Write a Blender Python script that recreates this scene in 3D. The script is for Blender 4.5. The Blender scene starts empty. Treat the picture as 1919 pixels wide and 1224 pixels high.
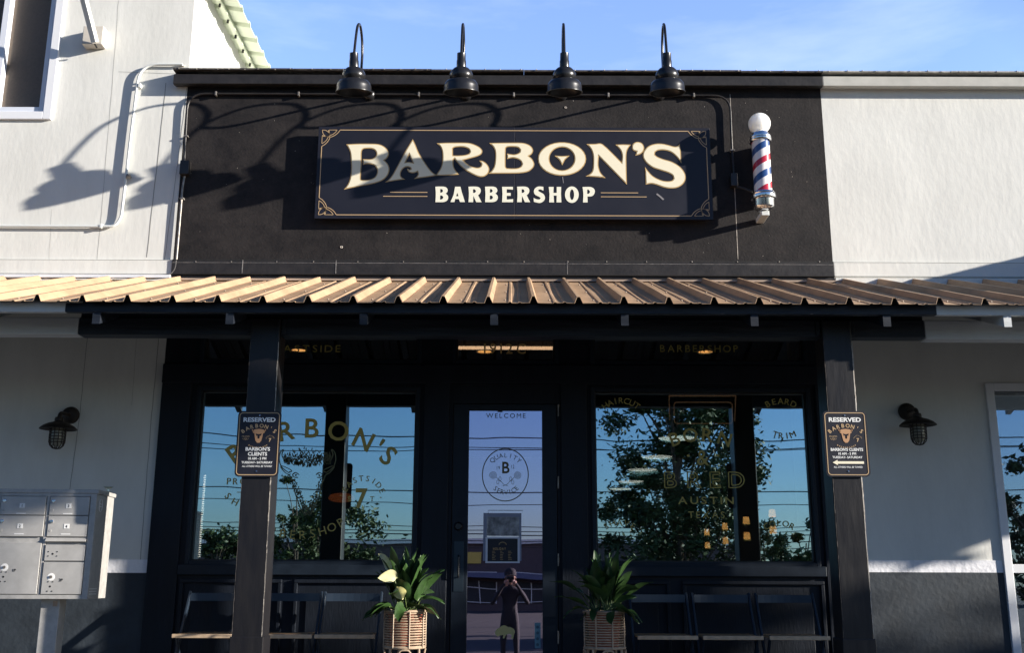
import bpy, bmesh, math, random
from mathutils import Vector, Matrix, noise
random.seed(11)
PI = math.pi; R = math.radians
S = bpy.context.scene
COL = S.collection

# ------------------------------------------------------------------ camera
PITCH, ROLL, CAMY, CAMZ, FPX = R(13.6), 0.0035, -8.8, 0.88, 1960.0
cam_d = bpy.data.cameras.new('camera'); cam = bpy.data.objects.new('camera', cam_d); COL.objects.link(cam)
cam_d.sensor_width = 36.0; cam_d.lens = FPX / 1919 * 36.0; cam_d.clip_start = 0.05; cam_d.clip_end = 2000
CAMROT = Matrix.Rotation(PI/2 + PITCH, 3, 'X') @ Matrix.Rotation(ROLL, 3, 'Z')
cam.matrix_world = Matrix.Translation((0, CAMY, CAMZ)) @ CAMROT.to_4x4()
S.camera = cam
CO = Vector((0, CAMY, CAMZ))
def at(px, py, Y=0.0):
    """point of the plane y = Y behind a measured photograph position"""
    d = CAMROT @ Vector(((px-959.5)/FPX, (612-py)/FPX, -1.0))
    return CO + d * ((Y-CO.y)/d.y)
def ax(px, py, Y=0.0): return at(px, py, Y).x
def az(py, Y=0.0, px=959.5): return at(px, py, Y).z

# ------------------------------------------------------------------ light
SUN = Vector((3.4, -1.0, 0.86)).normalized()
SUN_EL = math.asin(SUN.z); SUN_AZ = math.atan2(SUN.x, SUN.y)
S.view_settings.view_transform = 'Standard'; S.view_settings.look = 'None'
S.view_settings.gamma = 1.0; S.view_settings.exposure = 1.16
sd = bpy.data.lights.new('sun', 'SUN'); sd.energy = 5.0; sd.angle = R(0.55); sd.color = (1.0, 0.93, 0.83)
so = bpy.data.objects.new('sun', sd); COL.objects.link(so)
so.rotation_euler = SUN.to_track_quat('Z', 'Y').to_euler()
W = bpy.data.worlds.new('World'); S.world = W; W.use_nodes = True
wn = W.node_tree.nodes; wl = W.node_tree.links; wn.clear()
sky = wn.new('ShaderNodeTexSky'); sky.sky_type = 'NISHITA'; sky.sun_disc = False
sky.sun_elevation = SUN_EL; sky.sun_rotation = SUN_AZ; sky.air_density = 1.0; sky.dust_density = 0.6; sky.ozone_density = 2.2
bg = wn.new('ShaderNodeBackground'); bg.inputs[1].default_value = 0.050
wo = wn.new('ShaderNodeOutputWorld')
tc = wn.new('ShaderNodeTexCoord'); mp = wn.new('ShaderNodeMapping'); mp.inputs['Scale'].default_value = (1.3, 1.0, 5.5); mp.inputs['Rotation'].default_value = (0, R(-14), 0)
nz = wn.new('ShaderNodeTexNoise'); nz.inputs['Scale'].default_value = 2.6; nz.inputs['Detail'].default_value = 7; nz.inputs['Roughness'].default_value = .55
cr = wn.new('ShaderNodeValToRGB'); cr.color_ramp.elements[0].position = .52; cr.color_ramp.elements[0].color = (0,0,0,1); cr.color_ramp.elements[1].position = .86; cr.color_ramp.elements[1].color = (.10,.10,.10,1)
mx = wn.new('ShaderNodeMixRGB'); mx.inputs[2].default_value = (8.6, 8.8, 9.2, 1)
wl.new(tc.outputs['Generated'], mp.inputs[0]); wl.new(mp.outputs[0], nz.inputs['Vector']); wl.new(nz.outputs[0], cr.inputs[0])
wl.new(cr.outputs[0], mx.inputs[0]); wl.new(sky.outputs[0], mx.inputs[1]); # northern part of the sky brightened by scaling its colour
sx = wn.new('ShaderNodeSeparateXYZ'); wl.new(tc.outputs['Generated'], sx.inputs[0])
mr = wn.new('ShaderNodeMapRange'); mr.inputs[1].default_value = .60; mr.inputs[2].default_value = .80; mr.inputs[3].default_value = 1.0; mr.inputs[4].default_value = 4.1
wl.new(sx.outputs['Y'], mr.inputs[0])
tn = wn.new('ShaderNodeMix'); tn.data_type = 'RGBA'; tn.blend_type = 'MULTIPLY'; tn.inputs[0].default_value = 1.0
cm = wn.new('ShaderNodeMapRange'); cm.data_type = 'FLOAT_VECTOR'; cm.inputs[7].default_value = (0,0,0); cm.inputs[8].default_value = (.6,.6,.6); cm.inputs[9].default_value = (.64,.87,1.28); cm.inputs[10].default_value = (.94,.885,1.06)
cv = wn.new('ShaderNodeCombineXYZ')
for i_ in range(3): wl.new(sx.outputs['Y'], cv.inputs[i_])
wl.new(cv.outputs[0], cm.inputs[6]); wl.new(mx.outputs[0], tn.inputs[6]); wl.new(cm.outputs[1], tn.inputs[7])
ml = wn.new('ShaderNodeVectorMath'); ml.operation = 'SCALE'; wl.new(tn.outputs[2], ml.inputs[0]); wl.new(mr.outputs[0], ml.inputs['Scale']); wl.new(ml.outputs[0], bg.inputs[0]); wl.new(bg.outputs[0], wo.inputs[0])
S.cycles.max_bounces = 8; S.cycles.transparent_max_bounces = 12

# ------------------------------------------------------------------ materials
def mat(name, col, rough=.6, metal=0., spec=.5, var=0., vscale=6., col2=None, bump=0., bscale=60., coat=0., emit=None, estr=0., stretch=None, fine=0., trans=0.):
    m = bpy.data.materials.new(name); m.use_nodes = True
    n = m.node_tree.nodes; l = m.node_tree.links; b = n['Principled BSDF']
    b.inputs['Roughness'].default_value = rough; b.inputs['Metallic'].default_value = metal
    b.inputs['Specular IOR Level'].default_value = spec; b.inputs['Coat Weight'].default_value = coat
    b.inputs['Base Color'].default_value = (*col, 1)
    if trans: b.inputs['Transmission Weight'].default_value = trans
    if emit: b.inputs['Emission Color'].default_value = (*emit, 1); b.inputs['Emission Strength'].default_value = estr
    if var > 0 or bump > 0:
        t = n.new('ShaderNodeTexCoord'); mpp = n.new('ShaderNodeMapping')
        if stretch: mpp.inputs['Scale'].default_value = stretch
        l.new(t.outputs['Object'], mpp.inputs[0])
    if var > 0:
        a = n.new('ShaderNodeTexNoise'); a.inputs['Scale'].default_value = vscale; a.inputs['Detail'].default_value = 9; a.inputs['Roughness'].default_value = .62 + fine
        l.new(mpp.outputs[0], a.inputs['Vector'])
        r = n.new('ShaderNodeValToRGB'); r.color_ramp.elements[0].position = .36; r.color_ramp.elements[1].position = .68
        c2 = col2 or tuple(min(1, c*(1+var)) for c in col)
        r.color_ramp.elements[0].color = (*[c*(1-var*.5) for c in col], 1); r.color_ramp.elements[1].color = (*c2, 1)
        l.new(a.outputs[0], r.inputs[0]); l.new(r.outputs[0], b.inputs['Base Color'])
        rr = n.new('ShaderNodeMapRange'); rr.inputs[3].default_value = rough-.08; rr.inputs[4].default_value = rough+.1
        l.new(a.outputs[0], rr.inputs[0]); l.new(rr.outputs[0], b.inputs['Roughness'])
    if bump > 0:
        a2 = n.new('ShaderNodeTexNoise'); a2.inputs['Scale'].default_value = bscale; a2.inputs['Detail'].default_value = 5
        l.new(mpp.outputs[0], a2.inputs['Vector'])
        bp = n.new('ShaderNodeBump'); bp.inputs['Strength'].default_value = bump; bp.inputs['Distance'].default_value = .01
        l.new(a2.outputs[0], bp.inputs['Height']); l.new(bp.outputs[0], b.inputs['Normal'])
    return m
M = {}
M['white_wall'] = mat('white_wall', (.68,.675,.635), .85, var=.10, vscale=3.0, col2=(.73,.725,.685), bump=.15, bscale=26, stretch=(1,1,.35))
M['stucco'] = mat('stucco', (.71,.705,.665), .9, var=.12, vscale=2.2, stretch=(1,1,.45), col2=(.755,.75,.705), bump=.22, bscale=20)
M['black_wall'] = mat('black_wall', (.0148,.0137,.0150), .66, spec=.18, var=.5, vscale=2.6, col2=(.037,.032,.031), bump=.25, bscale=45, fine=.24)
M['black_trim'] = mat('black_trim', (.020,.018,.018), .48, spec=.4, var=.35, vscale=9, bump=.2, bscale=30)
M['cap_black'] = mat('cap_black', (.05,.044,.040), .5, var=.6, vscale=14, bump=.7, bscale=18)
M['cap_grey'] = mat('cap_grey', (.33,.32,.29), .6, var=.4, vscale=14, bump=.7, bscale=18)
M['grey_trim'] = mat('grey_trim', (.46,.45,.41), .6, var=.12, vscale=8)
M['navy'] = mat('navy', (.0065,.0095,.016), .55, spec=.25, var=.3, vscale=8, bump=.25, bscale=70, stretch=(1,1,.2))
M['navy_rail'] = mat('navy_rail', (.0085,.014,.023), .5, spec=.25, var=.3, vscale=8)
M['wood_black'] = mat('wood_black', (.0115,.011,.014), .42, spec=.4, var=.5, vscale=11, col2=(.0155,.014,.0145), bump=.2, bscale=26, stretch=(1,1,.22), fine=.05)
M['beam_black'] = mat('beam_black', (.010,.013,.020), .5, spec=.4, var=.7, vscale=9, bump=.7, bscale=22, stretch=(.15,1,1))
M['beam_white'] = mat('beam_white', (.58,.60,.61), .7, var=.12, vscale=5, bump=.5, bscale=20, stretch=(.2,1,1))
M['rafter_wood'] = mat('rafter_wood', (.10,.083,.072), .7, var=.5, vscale=40, bump=.6, bscale=60)
M['roof_tan'] = mat('roof_tan', (.37,.25,.158), .6, metal=.0, spec=.2, var=.28, vscale=5, stretch=(1,.25,1), fine=.1)
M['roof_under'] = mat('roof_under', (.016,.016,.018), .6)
M['flash_tan'] = mat('flash_tan', (.34,.26,.20), .5, var=.35, vscale=8, stretch=(.4,1,1))
M['worn_edge'] = mat('worn_edge', (.42,.37,.31), .7, var=.7, vscale=30)
M['worn_dark'] = mat('worn_dark', (.10,.085,.075), .7, var=.7, vscale=30)
M['blue_band'] = mat('blue_band', (.022,.030,.040), .7, var=.35, vscale=4, bump=.35, bscale=24)
M['white_stripe'] = mat('white_stripe', (.80,.80,.84), .8, var=.05, bump=.5, bscale=24)
M['crack'] = mat('crack', (.24,.24,.22), .9)
M['seam_light'] = mat('seam_light', (.35,.31,.27), .8, var=.6, vscale=20)
M['sign_black'] = mat('sign_black', (.0125,.0130,.021), .45, spec=.4, var=.15, vscale=3)
M['gold'] = mat('gold', (.52,.35,.15), .5, var=.08, vscale=5)
M['gold_line'] = mat('gold_line', (.50,.345,.19), .5)
M['cream'] = mat('cream', (.86,.79,.60), .5)
M['ivory'] = mat('ivory', (.84,.82,.68), .5)
M['white_paint'] = mat('white_paint', (.82,.82,.80), .5)
M['glass_gold'] = mat('glass_gold', (.42,.34,.09), .5)
M['lamp_black'] = mat('lamp_black', (.018,.018,.020), .3, metal=.35, spec=.6, var=.3, vscale=12)
M['lamp_inner'] = mat('lamp_inner', (.7,.7,.68), .5)
M['conduit_black'] = mat('conduit_black', (.028,.025,.024), .38, metal=.2, var=.3, vscale=14)
M['conduit_white'] = mat('conduit_white', (.66,.68,.66), .5)
M['conduit_worn_lit_edge'] = mat('conduit_worn_lit_edge', (.22,.20,.18), .4, metal=.4, var=.6, vscale=22)  # worn metal, also used as the painted highlight on the drip board
M['chrome'] = mat('chrome', (.80,.80,.82), .16, metal=1.0)
M['globe'] = mat('globe', (.95,.94,.90), .25, coat=.5)
_g = M['globe'].node_tree.nodes['Principled BSDF']; _g.inputs['Subsurface Weight'].default_value = 1.0; _g.inputs['Subsurface Scale'].default_value = .25; _g.inputs['Subsurface Radius'].default_value = (1,.95,.85)
M['bronze'] = mat('bronze', (.035,.027,.022), .5, metal=.4, var=.5, vscale=16)
M['frosted'] = mat('frosted', (.32,.32,.26), .25, spec=.6)
M['mail_grey'] = mat('mail_grey', (.38,.37,.355), .45, metal=.15, var=.16, vscale=20)
M['mail_door'] = mat('mail_door', (.40,.39,.375), .42, metal=.15, var=.14, vscale=7)
M['dark_hole'] = mat('dark_hole', (.01,.01,.01), .7)
M['label_white'] = mat('label_white', (.75,.75,.74), .6)
M['print_black'] = mat('print_black', (.02,.02,.02), .6)
M['seat_wood'] = mat('seat_wood', (.42,.25,.13), .45, var=.25, vscale=18, stretch=(.3,4,1), coat=.2)
M['seat_edge'] = mat('seat_edge', (.52,.38,.25), .5, var=.2, vscale=20)
M['chair_black'] = mat('chair_black', (.016,.026,.042), .38, spec=.5)
M['rattan'] = mat('rattan', (.37,.275,.19), .5, var=.25, vscale=30)
M['terracotta'] = mat('terracotta', (.33,.09,.05), .7, var=.2)
M['soil'] = mat('soil', (.03,.02,.015), .95, var=.4, vscale=40)
M['leaf'] = mat('leaf', (.026,.062,.014), .46, spec=.5, var=.6, vscale=9)
M['leaf_stem'] = mat('leaf_stem', (.12,.17,.05), .5)
M['bloom'] = mat('bloom', (.50,.46,.18), .5, var=.25, vscale=30)
M['bloom_white'] = mat('bloom_white', (.52,.50,.28), .5, var=.15, vscale=30)
M['bark'] = mat('bark', (.075,.055,.04), .9, var=.5, vscale=12, bump=.8, bscale=20)
M['crown'] = mat('crown', (.017,.034,.008), .6, spec=.3, var=.6, vscale=1.6)
M['crown2'] = mat('crown2', (.030,.047,.012), .6, spec=.3, var=.6, vscale=1.6)
M['asphalt'] = mat('asphalt', (.035,.035,.035), .9, var=.3, vscale=3, bump=.5, bscale=80)
M['concrete'] = mat('concrete', (.13,.125,.12), .85, var=.2, vscale=4, bump=.4, bscale=40)
M['interior_dark'] = mat('interior_dark', (.028,.024,.020), .8, var=.3)
M['interior_wood'] = mat('interior_wood', (.34,.20,.09), .6, var=.3, vscale=10, stretch=(1,1,.2))
M['warm_glow'] = mat('warm_glow', (.8,.6,.3), .5, emit=(1,.45,.12), estr=.9)
M['cool_disc'] = mat('cool_disc', (.8,.8,.7), .5, emit=(.92,1,.88), estr=1.0)
M['tube_glow'] = mat('tube_glow', (.8,.7,.5), .5, emit=(1,.60,.32), estr=.8)
M['led_glow'] = mat('led_glow', (.9,.8,.6), .5, emit=(1,.90,.76), estr=1.6)
M['amber_shade'] = mat('amber_shade', (.55,.33,.08), .6, emit=(1,.50,.08), estr=.55)
M['red_shade'] = mat('red_shade', (.5,.13,.04), .5, emit=(1,.22,.04), estr=.12)
M['copper_glow'] = mat('copper_glow', (.55,.30,.17), .4, emit=(1,.5,.25), estr=.10)  # copper tubing with a faint glow added, though its sign is unlit
M['screen_brown'] = mat('screen_brown', (.125,.095,.070), .55, var=.15, vscale=50)
M['vinyl_frame'] = mat('vinyl_frame', (.66,.69,.76), .4)
M['vinyl_white'] = mat('vinyl_white', (.76,.77,.80), .45)
M['eave_green'] = mat('eave_green', (.62,.68,.52), .55, var=.08, vscale=4)
M['bulb'] = mat('bulb', (.8,.8,.75), .3)
M['notice_paper'] = mat('notice_paper', (.16,.17,.19), .5, var=.9, vscale=14, col2=(.42,.43,.46))
M['notice_white'] = mat('notice_white', (.62,.64,.74), .5)
M['tape'] = mat('tape', (.22,.24,.34), .3)
M['bison_gold'] = mat('bison_gold', (.52,.47,.20), .5)
M['sticker_teal'] = mat('sticker_teal', (.10,.24,.33), .4)
M['skin'] = mat('skin', (.42,.25,.18), .5)
M['cloth_dark'] = mat('cloth_dark', (.02,.02,.025), .85, bump=.4, bscale=40)
M['jeans'] = mat('jeans', (.03,.04,.07), .9)
M['brick_far'] = mat('brick_far', (.06,.045,.045), .9, var=.2)
M['sign_yellow'] = mat('sign_yellow', (.45,.33,.05), .6)
M['car_blue'] = mat('car_blue', (.015,.025,.075), .25, coat=.8)
M['tyre'] = mat('tyre', (.015,.015,.015), .8)

def glass_mat(name, tint, refl, trans=(.72,.76,.78)):
    m = bpy.data.materials.new(name); m.use_nodes = True
    n = m.node_tree.nodes; l = m.node_tree.links; n.clear()
    o = n.new('ShaderNodeOutputMaterial'); mix = n.new('ShaderNodeMixShader')
    g = n.new('ShaderNodeBsdfGlossy'); g.inputs['Roughness'].default_value = 0.0; g.inputs['Color'].default_value = (*tint, 1)
    t = n.new('ShaderNodeBsdfTransparent'); t.inputs['Color'].default_value = (*trans, 1)
    # slightly wavy float glass
    tcx = n.new('ShaderNodeTexCoord'); ns = n.new('ShaderNodeTexNoise'); ns.inputs['Scale'].default_value = 1.6; ns.inputs['Detail'].default_value = 1
    bp = n.new('ShaderNodeBump'); bp.inputs['Strength'].default_value = .04; bp.inputs['Distance'].default_value = .02
    l.new(tcx.outputs['Object'], ns.inputs['Vector']); l.new(ns.outputs[0], bp.inputs['Height']); l.new(bp.outputs[0], g.inputs['Normal'])
    mix.inputs[0].default_value = refl
    l.new(t.outputs[0], mix.inputs[1]); l.new(g.outputs[0], mix.inputs[2]); l.new(mix.outputs[0], o.inputs[0])
    return m
M['glass'] = glass_mat('glass', (.72,.90,.94), .66, (.95,.95,.95))
M['glass_door'] = glass_mat('glass_door', (.92,.80,1.0), .62, (.8,.8,.8))
M['glass_dim'] = glass_mat('glass_dim', (.7,.85,1.0), .35, (.9,.9,.9))
M['tumbler'] = glass_mat('tumbler', (.95,1,.97), .20, (.86,.88,.84))

def barber_mat():
    m = bpy.data.materials.new('barber_stripes'); m.use_nodes = True
    n = m.node_tree.nodes; l = m.node_tree.links; b = n['Principled BSDF']
    b.inputs['Roughness'].default_value = .3; b.inputs['Coat Weight'].default_value = .8
    t = n.new('ShaderNodeTexCoord'); sp = n.new('ShaderNodeSeparateXYZ'); l.new(t.outputs['Object'], sp.inputs[0])
    a = n.new('ShaderNodeMath'); a.operation = 'ARCTAN2'; l.new(sp.outputs['Y'], a.inputs[0]); l.new(sp.outputs['X'], a.inputs[1])
    d = n.new('ShaderNodeMath'); d.operation = 'MULTIPLY'; d.inputs[1].default_value = -1/(2*PI); l.new(a.outputs[0], d.inputs[0])
    z = n.new('ShaderNodeMath'); z.operation = 'MULTIPLY_ADD'; z.inputs[1].default_value = 1/.265; l.new(sp.outputs['Z'], z.inputs[0]); l.new(d.outputs[0], z.inputs[2])
    z2 = n.new('ShaderNodeMath'); z2.operation = 'ADD'; z2.inputs[1].default_value = BARBER_PHASE; l.new(z.outputs[0], z2.inputs[0])
    f = n.new('ShaderNodeMath'); f.operation = 'FRACT'; l.new(z2.outputs[0], f.inputs[0])
    r = n.new('ShaderNodeValToRGB'); r.color_ramp.interpolation = 'CONSTANT'
    wht, blu, red = (.78,.76,.76,1), (.02,.065,.21,1), (.42,.01,.03,1)
    e = r.color_ramp.elements; e[0].position = 0; e[0].color = blu; e[1].position = .24; e[1].color = wht
    x = e.new(.5); x.color = red; x = e.new(.72); x.color = wht
    l.new(f.outputs[0], r.inputs[0]); l.new(r.outputs[0], b.inputs['Base Color'])
    return m
BARBER_PHASE = 0.72
M['barber'] = barber_mat()

# ------------------------------------------------------------------ mesh helpers
ORG = {}
def tag(o, label=None, cat=None, group=None, kind=None):
    if label: o['label'] = label
    if cat: o['category'] = cat
    if group: o['group'] = group
    if kind: o['kind'] = kind
    return o
def thing(name, label, cat, loc=(0,0,0), rz=0, group=None):
    o = bpy.data.objects.new(name, None); COL.objects.link(o); o.location = loc; o.rotation_euler = (0,0,rz)
    o.empty_display_size = .1; ORG[o.name] = Vector(loc)
    return tag(o, label, cat, group)
class MB:
    def __init__(s): s.v = []; s.f = []; s.mi = []; s.cur = 0
    def add(s, vs, fs):
        k = len(s.v); s.v += [tuple(v) for v in vs]; s.f += [tuple(i+k for i in f) for f in fs]; s.mi += [s.cur]*len(fs); return s
    def box(s, x0, x1, y0, y1, z0, z1):
        x0, x1 = min(x0,x1), max(x0,x1); y0, y1 = min(y0,y1), max(y0,y1); z0, z1 = min(z0,z1), max(z0,z1)
        return s.add([(x0,y0,z0),(x1,y0,z0),(x1,y1,z0),(x0,y1,z0),(x0,y0,z1),(x1,y0,z1),(x1,y1,z1),(x0,y1,z1)],
                     [(0,3,2,1),(4,5,6,7),(0,1,5,4),(1,2,6,5),(2,3,7,6),(3,0,4,7)])
    def prism(s, pts, a0, a1, axis='x'):
        """closed outline swept along an axis; pts are the two other coordinates"""
        def P(a, p): return (a,p[0],p[1]) if axis == 'x' else ((p[0],a,p[1]) if axis == 'y' else (p[0],p[1],a))
        n = len(pts); vs = [P(a0,p) for p in pts]+[P(a1,p) for p in pts]
        fs = [(i,(i+1)%n,(i+1)%n+n,i+n) for i in range(n)]+[tuple(range(n-1,-1,-1)), tuple(range(n,2*n))]
        return s.add(vs, fs)
    def bar(s, a, b, w, h=None, up=Vector((0,0,1))):
        a = Vector(a); b = Vector(b); h = h or w; d = (b-a).normalized()
        sx = d.cross(up); sx = sx.normalized() if sx.length > 1e-4 else Vector((1,0,0)); sy = sx.cross(d)
        vs = []
        for p in (a, b):
            for i, j in ((-1,-1),(1,-1),(1,1),(-1,1)): vs.append(p+sx*i*w/2+sy*j*h/2)
        return s.add(vs, [(0,1,2,3),(7,6,5,4),(0,4,5,1),(1,5,6,2),(2,6,7,3),(3,7,4,0)])
    def tube(s, pts, r, seg=10, cap=True):
        pts = [Vector(p) for p in pts]; n = len(pts); rr = r if isinstance(r, (list,tuple)) else [r]*n
        k = len(s.v); ref = None; vs = []
        for i, p in enumerate(pts):
            d = (pts[min(i+1,n-1)]-pts[max(i-1,0)]).normalized()
            if ref is None: ref = d.orthogonal().normalized()
            ref = (ref - d*ref.dot(d)).normalized(); q = d.cross(ref)
            for j in range(seg):
                a = 2*PI*j/seg; vs.append(p+(ref*math.cos(a)+q*math.sin(a))*rr[i])
        fs = [(i*seg+j, i*seg+(j+1)%seg, (i+1)*seg+(j+1)%seg, (i+1)*seg+j) for i in range(n-1) for j in range(seg)]
        if cap: fs += [tuple(range(seg-1,-1,-1)), tuple((n-1)*seg+j for j in range(seg))]
        return s.add(vs, fs)
    def lathe(s, prof, c, seg=28, axis='z', arc=None):
        c = Vector(c); vs = []; n = len(prof)
        for r_, h in prof:
            for j in range(seg):
                a = 2*PI*j/seg
                if axis == 'z': vs.append(c+Vector((r_*math.cos(a), r_*math.sin(a), h)))
                else: vs.append(c+Vector((r_*math.cos(a), -h, r_*math.sin(a))))
        fs = [(i*seg+j, i*seg+(j+1)%seg, (i+1)*seg+(j+1)%seg, (i+1)*seg+j) for i in range(n-1) for j in range(seg)]
        return s.add(vs, fs)
    def build(s, name, material, parent=None, smooth=False, bevel=0, local=False, label=None, solid=0):
        me = bpy.data.meshes.new(name)
        off = ORG.get(parent.name, Vector((0,0,0))) if (parent and not local) else Vector((0,0,0))
        me.from_pydata([(v[0]-off.x, v[1]-off.y, v[2]-off.z) for v in s.v], [], s.f)
        bm = bmesh.new(); bm.from_mesh(me); bmesh.ops.recalc_face_normals(bm, faces=bm.faces); bm.to_mesh(me); bm.free()
        ms = material if isinstance(material, (list,tuple)) else [material]
        for m in ms: me.materials.append(M[m] if isinstance(m, str) else m)
        for i, p in enumerate(me.polygons):
            p.material_index = min(s.mi[i], len(ms)-1)
            if smooth: p.use_smooth = True
        o = bpy.data.objects.new(name, me); COL.objects.link(o)
        if parent: o.parent = parent
        ORG[o.name] = off if parent else Vector((0,0,0))
        if smooth:
            try: me.set_sharp_from_angle(angle=R(38))
            except Exception: pass
        if bevel:
            b = o.modifiers.new('bevel', 'BEVEL'); b.width = bevel; b.segments = 2; b.limit_method = 'ANGLE'
        if solid:
            b = o.modifiers.new('solid', 'SOLIDIFY'); b.thickness = solid
        if label: o['label'] = label
        return o
def BOX(name, m, parent, *a, bevel=0, **k): return MB().box(*a).build(name, m, parent, bevel=bevel, **k)
def arc_pts(c, r, a0, a1, n=12): return [(c[0]+r*math.cos(R(a0+(a1-a0)*i/n)), c[1]+r*math.sin(R(a0+(a1-a0)*i/n))) for i in range(n+1)]
def smooth_pts(pts, n=6):
    """Catmull-Rom through 3-D points"""
    P = [Vector(p) for p in pts]; out = []
    for i in range(len(P)-1):
        p0 = P[max(i-1,0)]; p1 = P[i]; p2 = P[i+1]; p3 = P[min(i+2,len(P)-1)]
        for k in range(n):
            t = k/n; out.append(.5*((2*p1)+(p2-p0)*t+(2*p0-5*p1+4*p2-p3)*t*t+(3*p1-p0-3*p2+p3)*t**3))
    out.append(P[-1]); return out
def rounded(pts, r, n=6):
    """polyline with rounded corners"""
    P = [Vector(p) for p in pts]; out = [P[0]]
    for i in range(1, len(P)-1):
        a = (P[i-1]-P[i]); b = (P[i+1]-P[i]); q = min(r, a.length*.49, b.length*.49); a.normalize(); b.normalize()
        A = P[i]+a*q; B = P[i]+b*q
        for k in range(n+1):
            t = k/n; out.append(A*(1-t)**2+P[i]*2*t*(1-t)+B*t*t)
    out.append(P[-1]); return out

# flat lettering / shapes on planes facing the street (y = const)
def curve_mesh(cu):
    ob = bpy.data.objects.new('tmp', cu); COL.objects.link(ob)
    bpy.context.view_layer.update()
    me = bpy.data.meshes.new_from_object(ob.evaluated_get(bpy.context.evaluated_depsgraph_get()))
    vs = [v.co.copy() for v in me.vertices]; fs = [tuple(p.vertices) for p in me.polygons]
    bpy.data.objects.remove(ob); bpy.data.meshes.remove(me); bpy.data.curves.remove(cu)
    return vs, fs
_tc = {}
def glyph(txt, bold=0.):
    k = (txt, bold)
    if k not in _tc:
        cu = bpy.data.curves.new('t', 'FONT'); cu.body = txt; cu.size = 1.0; cu.offset = bold; cu.resolution_u = 3
        _tc[k] = curve_mesh(cu)
    return _tc[k]
def put(mb, vs, fs, fn): mb.add([fn(v.x, v.y) for v in vs], fs)
def text(mb, txt, cx, zz, h, Y, bold=0., width=None, shear=0., track=None):
    """one line centred on cx; cap height h; optional exact width"""
    if track is not None:
        xs = 0; items = []
        for ch in txt:
            if ch == ' ': xs += .35; continue
            vs, fs = glyph(ch, bold); x0 = min(v.x for v in vs); x1 = max(v.x for v in vs)
            items.append((vs, fs, xs-x0)); xs += (x1-x0)+track
        tot = xs-track; sz = h/.73; sx = sz if width is None else width/tot
        for vs, fs, o in items: put(mb, vs, fs, lambda x, y, o=o: (cx+(x+o-tot/2)*sx, Y, zz+y*sz))
        return
    vs, fs = glyph(txt, bold); x0 = min(v.x for v in vs); x1 = max(v.x for v in vs); sz = h/.73
    sx = sz if width is None else width/(x1-x0)
    put(mb, vs, fs, lambda x, y: (cx+(x-(x0+x1)/2)*sx+shear*y*sz, Y, zz+y*sz))
def arc_text(mb, txt, cx, cz, r, a0, a1, h, Y, bold=0., up=True, wide=1.):
    """letters spread on an arc; angles in degrees clockwise from the top (up) or from the bottom"""
    n = len(txt); sz = h/.73
    for i, ch in enumerate(txt):
        if ch == ' ': continue
        a = R(a0+(a1-a0)*i/max(n-1,1)); vs, fs = glyph(ch, bold); xm = (min(v.x for v in vs)+max(v.x for v in vs))/2
        def fn(x, y):
            x = (x-xm)*sz*wide; y = y*sz
            if up: rr = r+y; return (cx+rr*math.sin(a)+x*math.cos(a), Y, cz+rr*math.cos(a)-x*math.sin(a))
            rr = r-y; return (cx+rr*math.sin(a)+x*math.cos(a), Y, cz-rr*math.cos(a)+x*math.sin(a))
        put(mb, vs, fs, fn)
def shape(loops, Y, offset=0.):
    """filled outline with holes; loops of (x, z) world points"""
    cu = bpy.data.curves.new('s', 'CURVE'); cu.dimensions = '2D'; cu.fill_mode = 'BOTH'; cu.offset = offset
    for lp in loops:
        sp = cu.splines.new('POLY'); sp.points.add(len(lp)-1)
        for i, p in enumerate(lp): sp.points[i].co = (p[0], p[1], 0, 1)
        sp.use_cyclic_u = True
    return curve_mesh(cu)
def put_shape(mb, loops, Y, offset=0.):
    vs, fs = shape(loops, Y, offset); put(mb, vs, fs, lambda x, y: (x, Y, y))
def ribbon(mb, pts, w, Y, closed=False):
    P = [Vector((p[0], p[1])) for p in pts]; n = len(P); vs = []
    for i in range(n):
        a = P[(i-1) % n] if closed or i > 0 else P[i]; b = P[(i+1) % n] if closed or i < n-1 else P[i]
        d = (b-a); d = d.normalized() if d.length > 1e-9 else Vector((1,0)); q = Vector((-d.y, d.x))
        vs += [(P[i].x+q.x*w/2, Y, P[i].y+q.y*w/2), (P[i].x-q.x*w/2, Y, P[i].y-q.y*w/2)]
    fs = [(2*i, 2*i+1, 2*((i+1) % n)+1, 2*((i+1) % n)) for i in range(n if closed else n-1)]
    mb.add(vs, fs)
def ell(cx, cy, rx, ry, n=36): return [(cx+rx*math.cos(2*PI*i/n), cy+ry*math.sin(2*PI*i/n)) for i in range(n)]
def cat2(pts, n=4):
    """closed smooth loop in 2-D, keeping sharp corners (flagged by a third value)"""
    N = len(pts); out = []
    for i in range(N):
        p1 = pts[i]; p2 = pts[(i+1) % N]; p0 = pts[i-1]; p3 = pts[(i+2) % N]
        v1 = Vector(p1[:2]); v2 = Vector(p2[:2]); v0 = Vector(p0[:2]); v3 = Vector(p3[:2])
        def sharp(a, b, c): return (b-a).angle(c-b, 0) > R(48)
        t1 = Vector((0,0)) if sharp(v0, v1, v2) else (v2-v0)*.5
        t2 = Vector((0,0)) if sharp(v1, v2, v3) else (v3-v1)*.5
        L = (v2-v1).length
        if sharp(v0, v1, v2): t1 = (v2-v1)*.8
        if sharp(v1, v2, v3): t2 = (v2-v1)*.8
        if t1.length > L*1.2: t1 = t1.normalized()*L*1.2
        if t2.length > L*1.2: t2 = t2.normalized()*L*1.2
        for k in range(n):
            t = k/n; out.append(tuple(v1*(2*t**3-3*t*t+1)+t1*(t**3-2*t*t+t)+v2*(-2*t**3+3*t*t)+t2*(t**3-t*t)))
    return out

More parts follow.
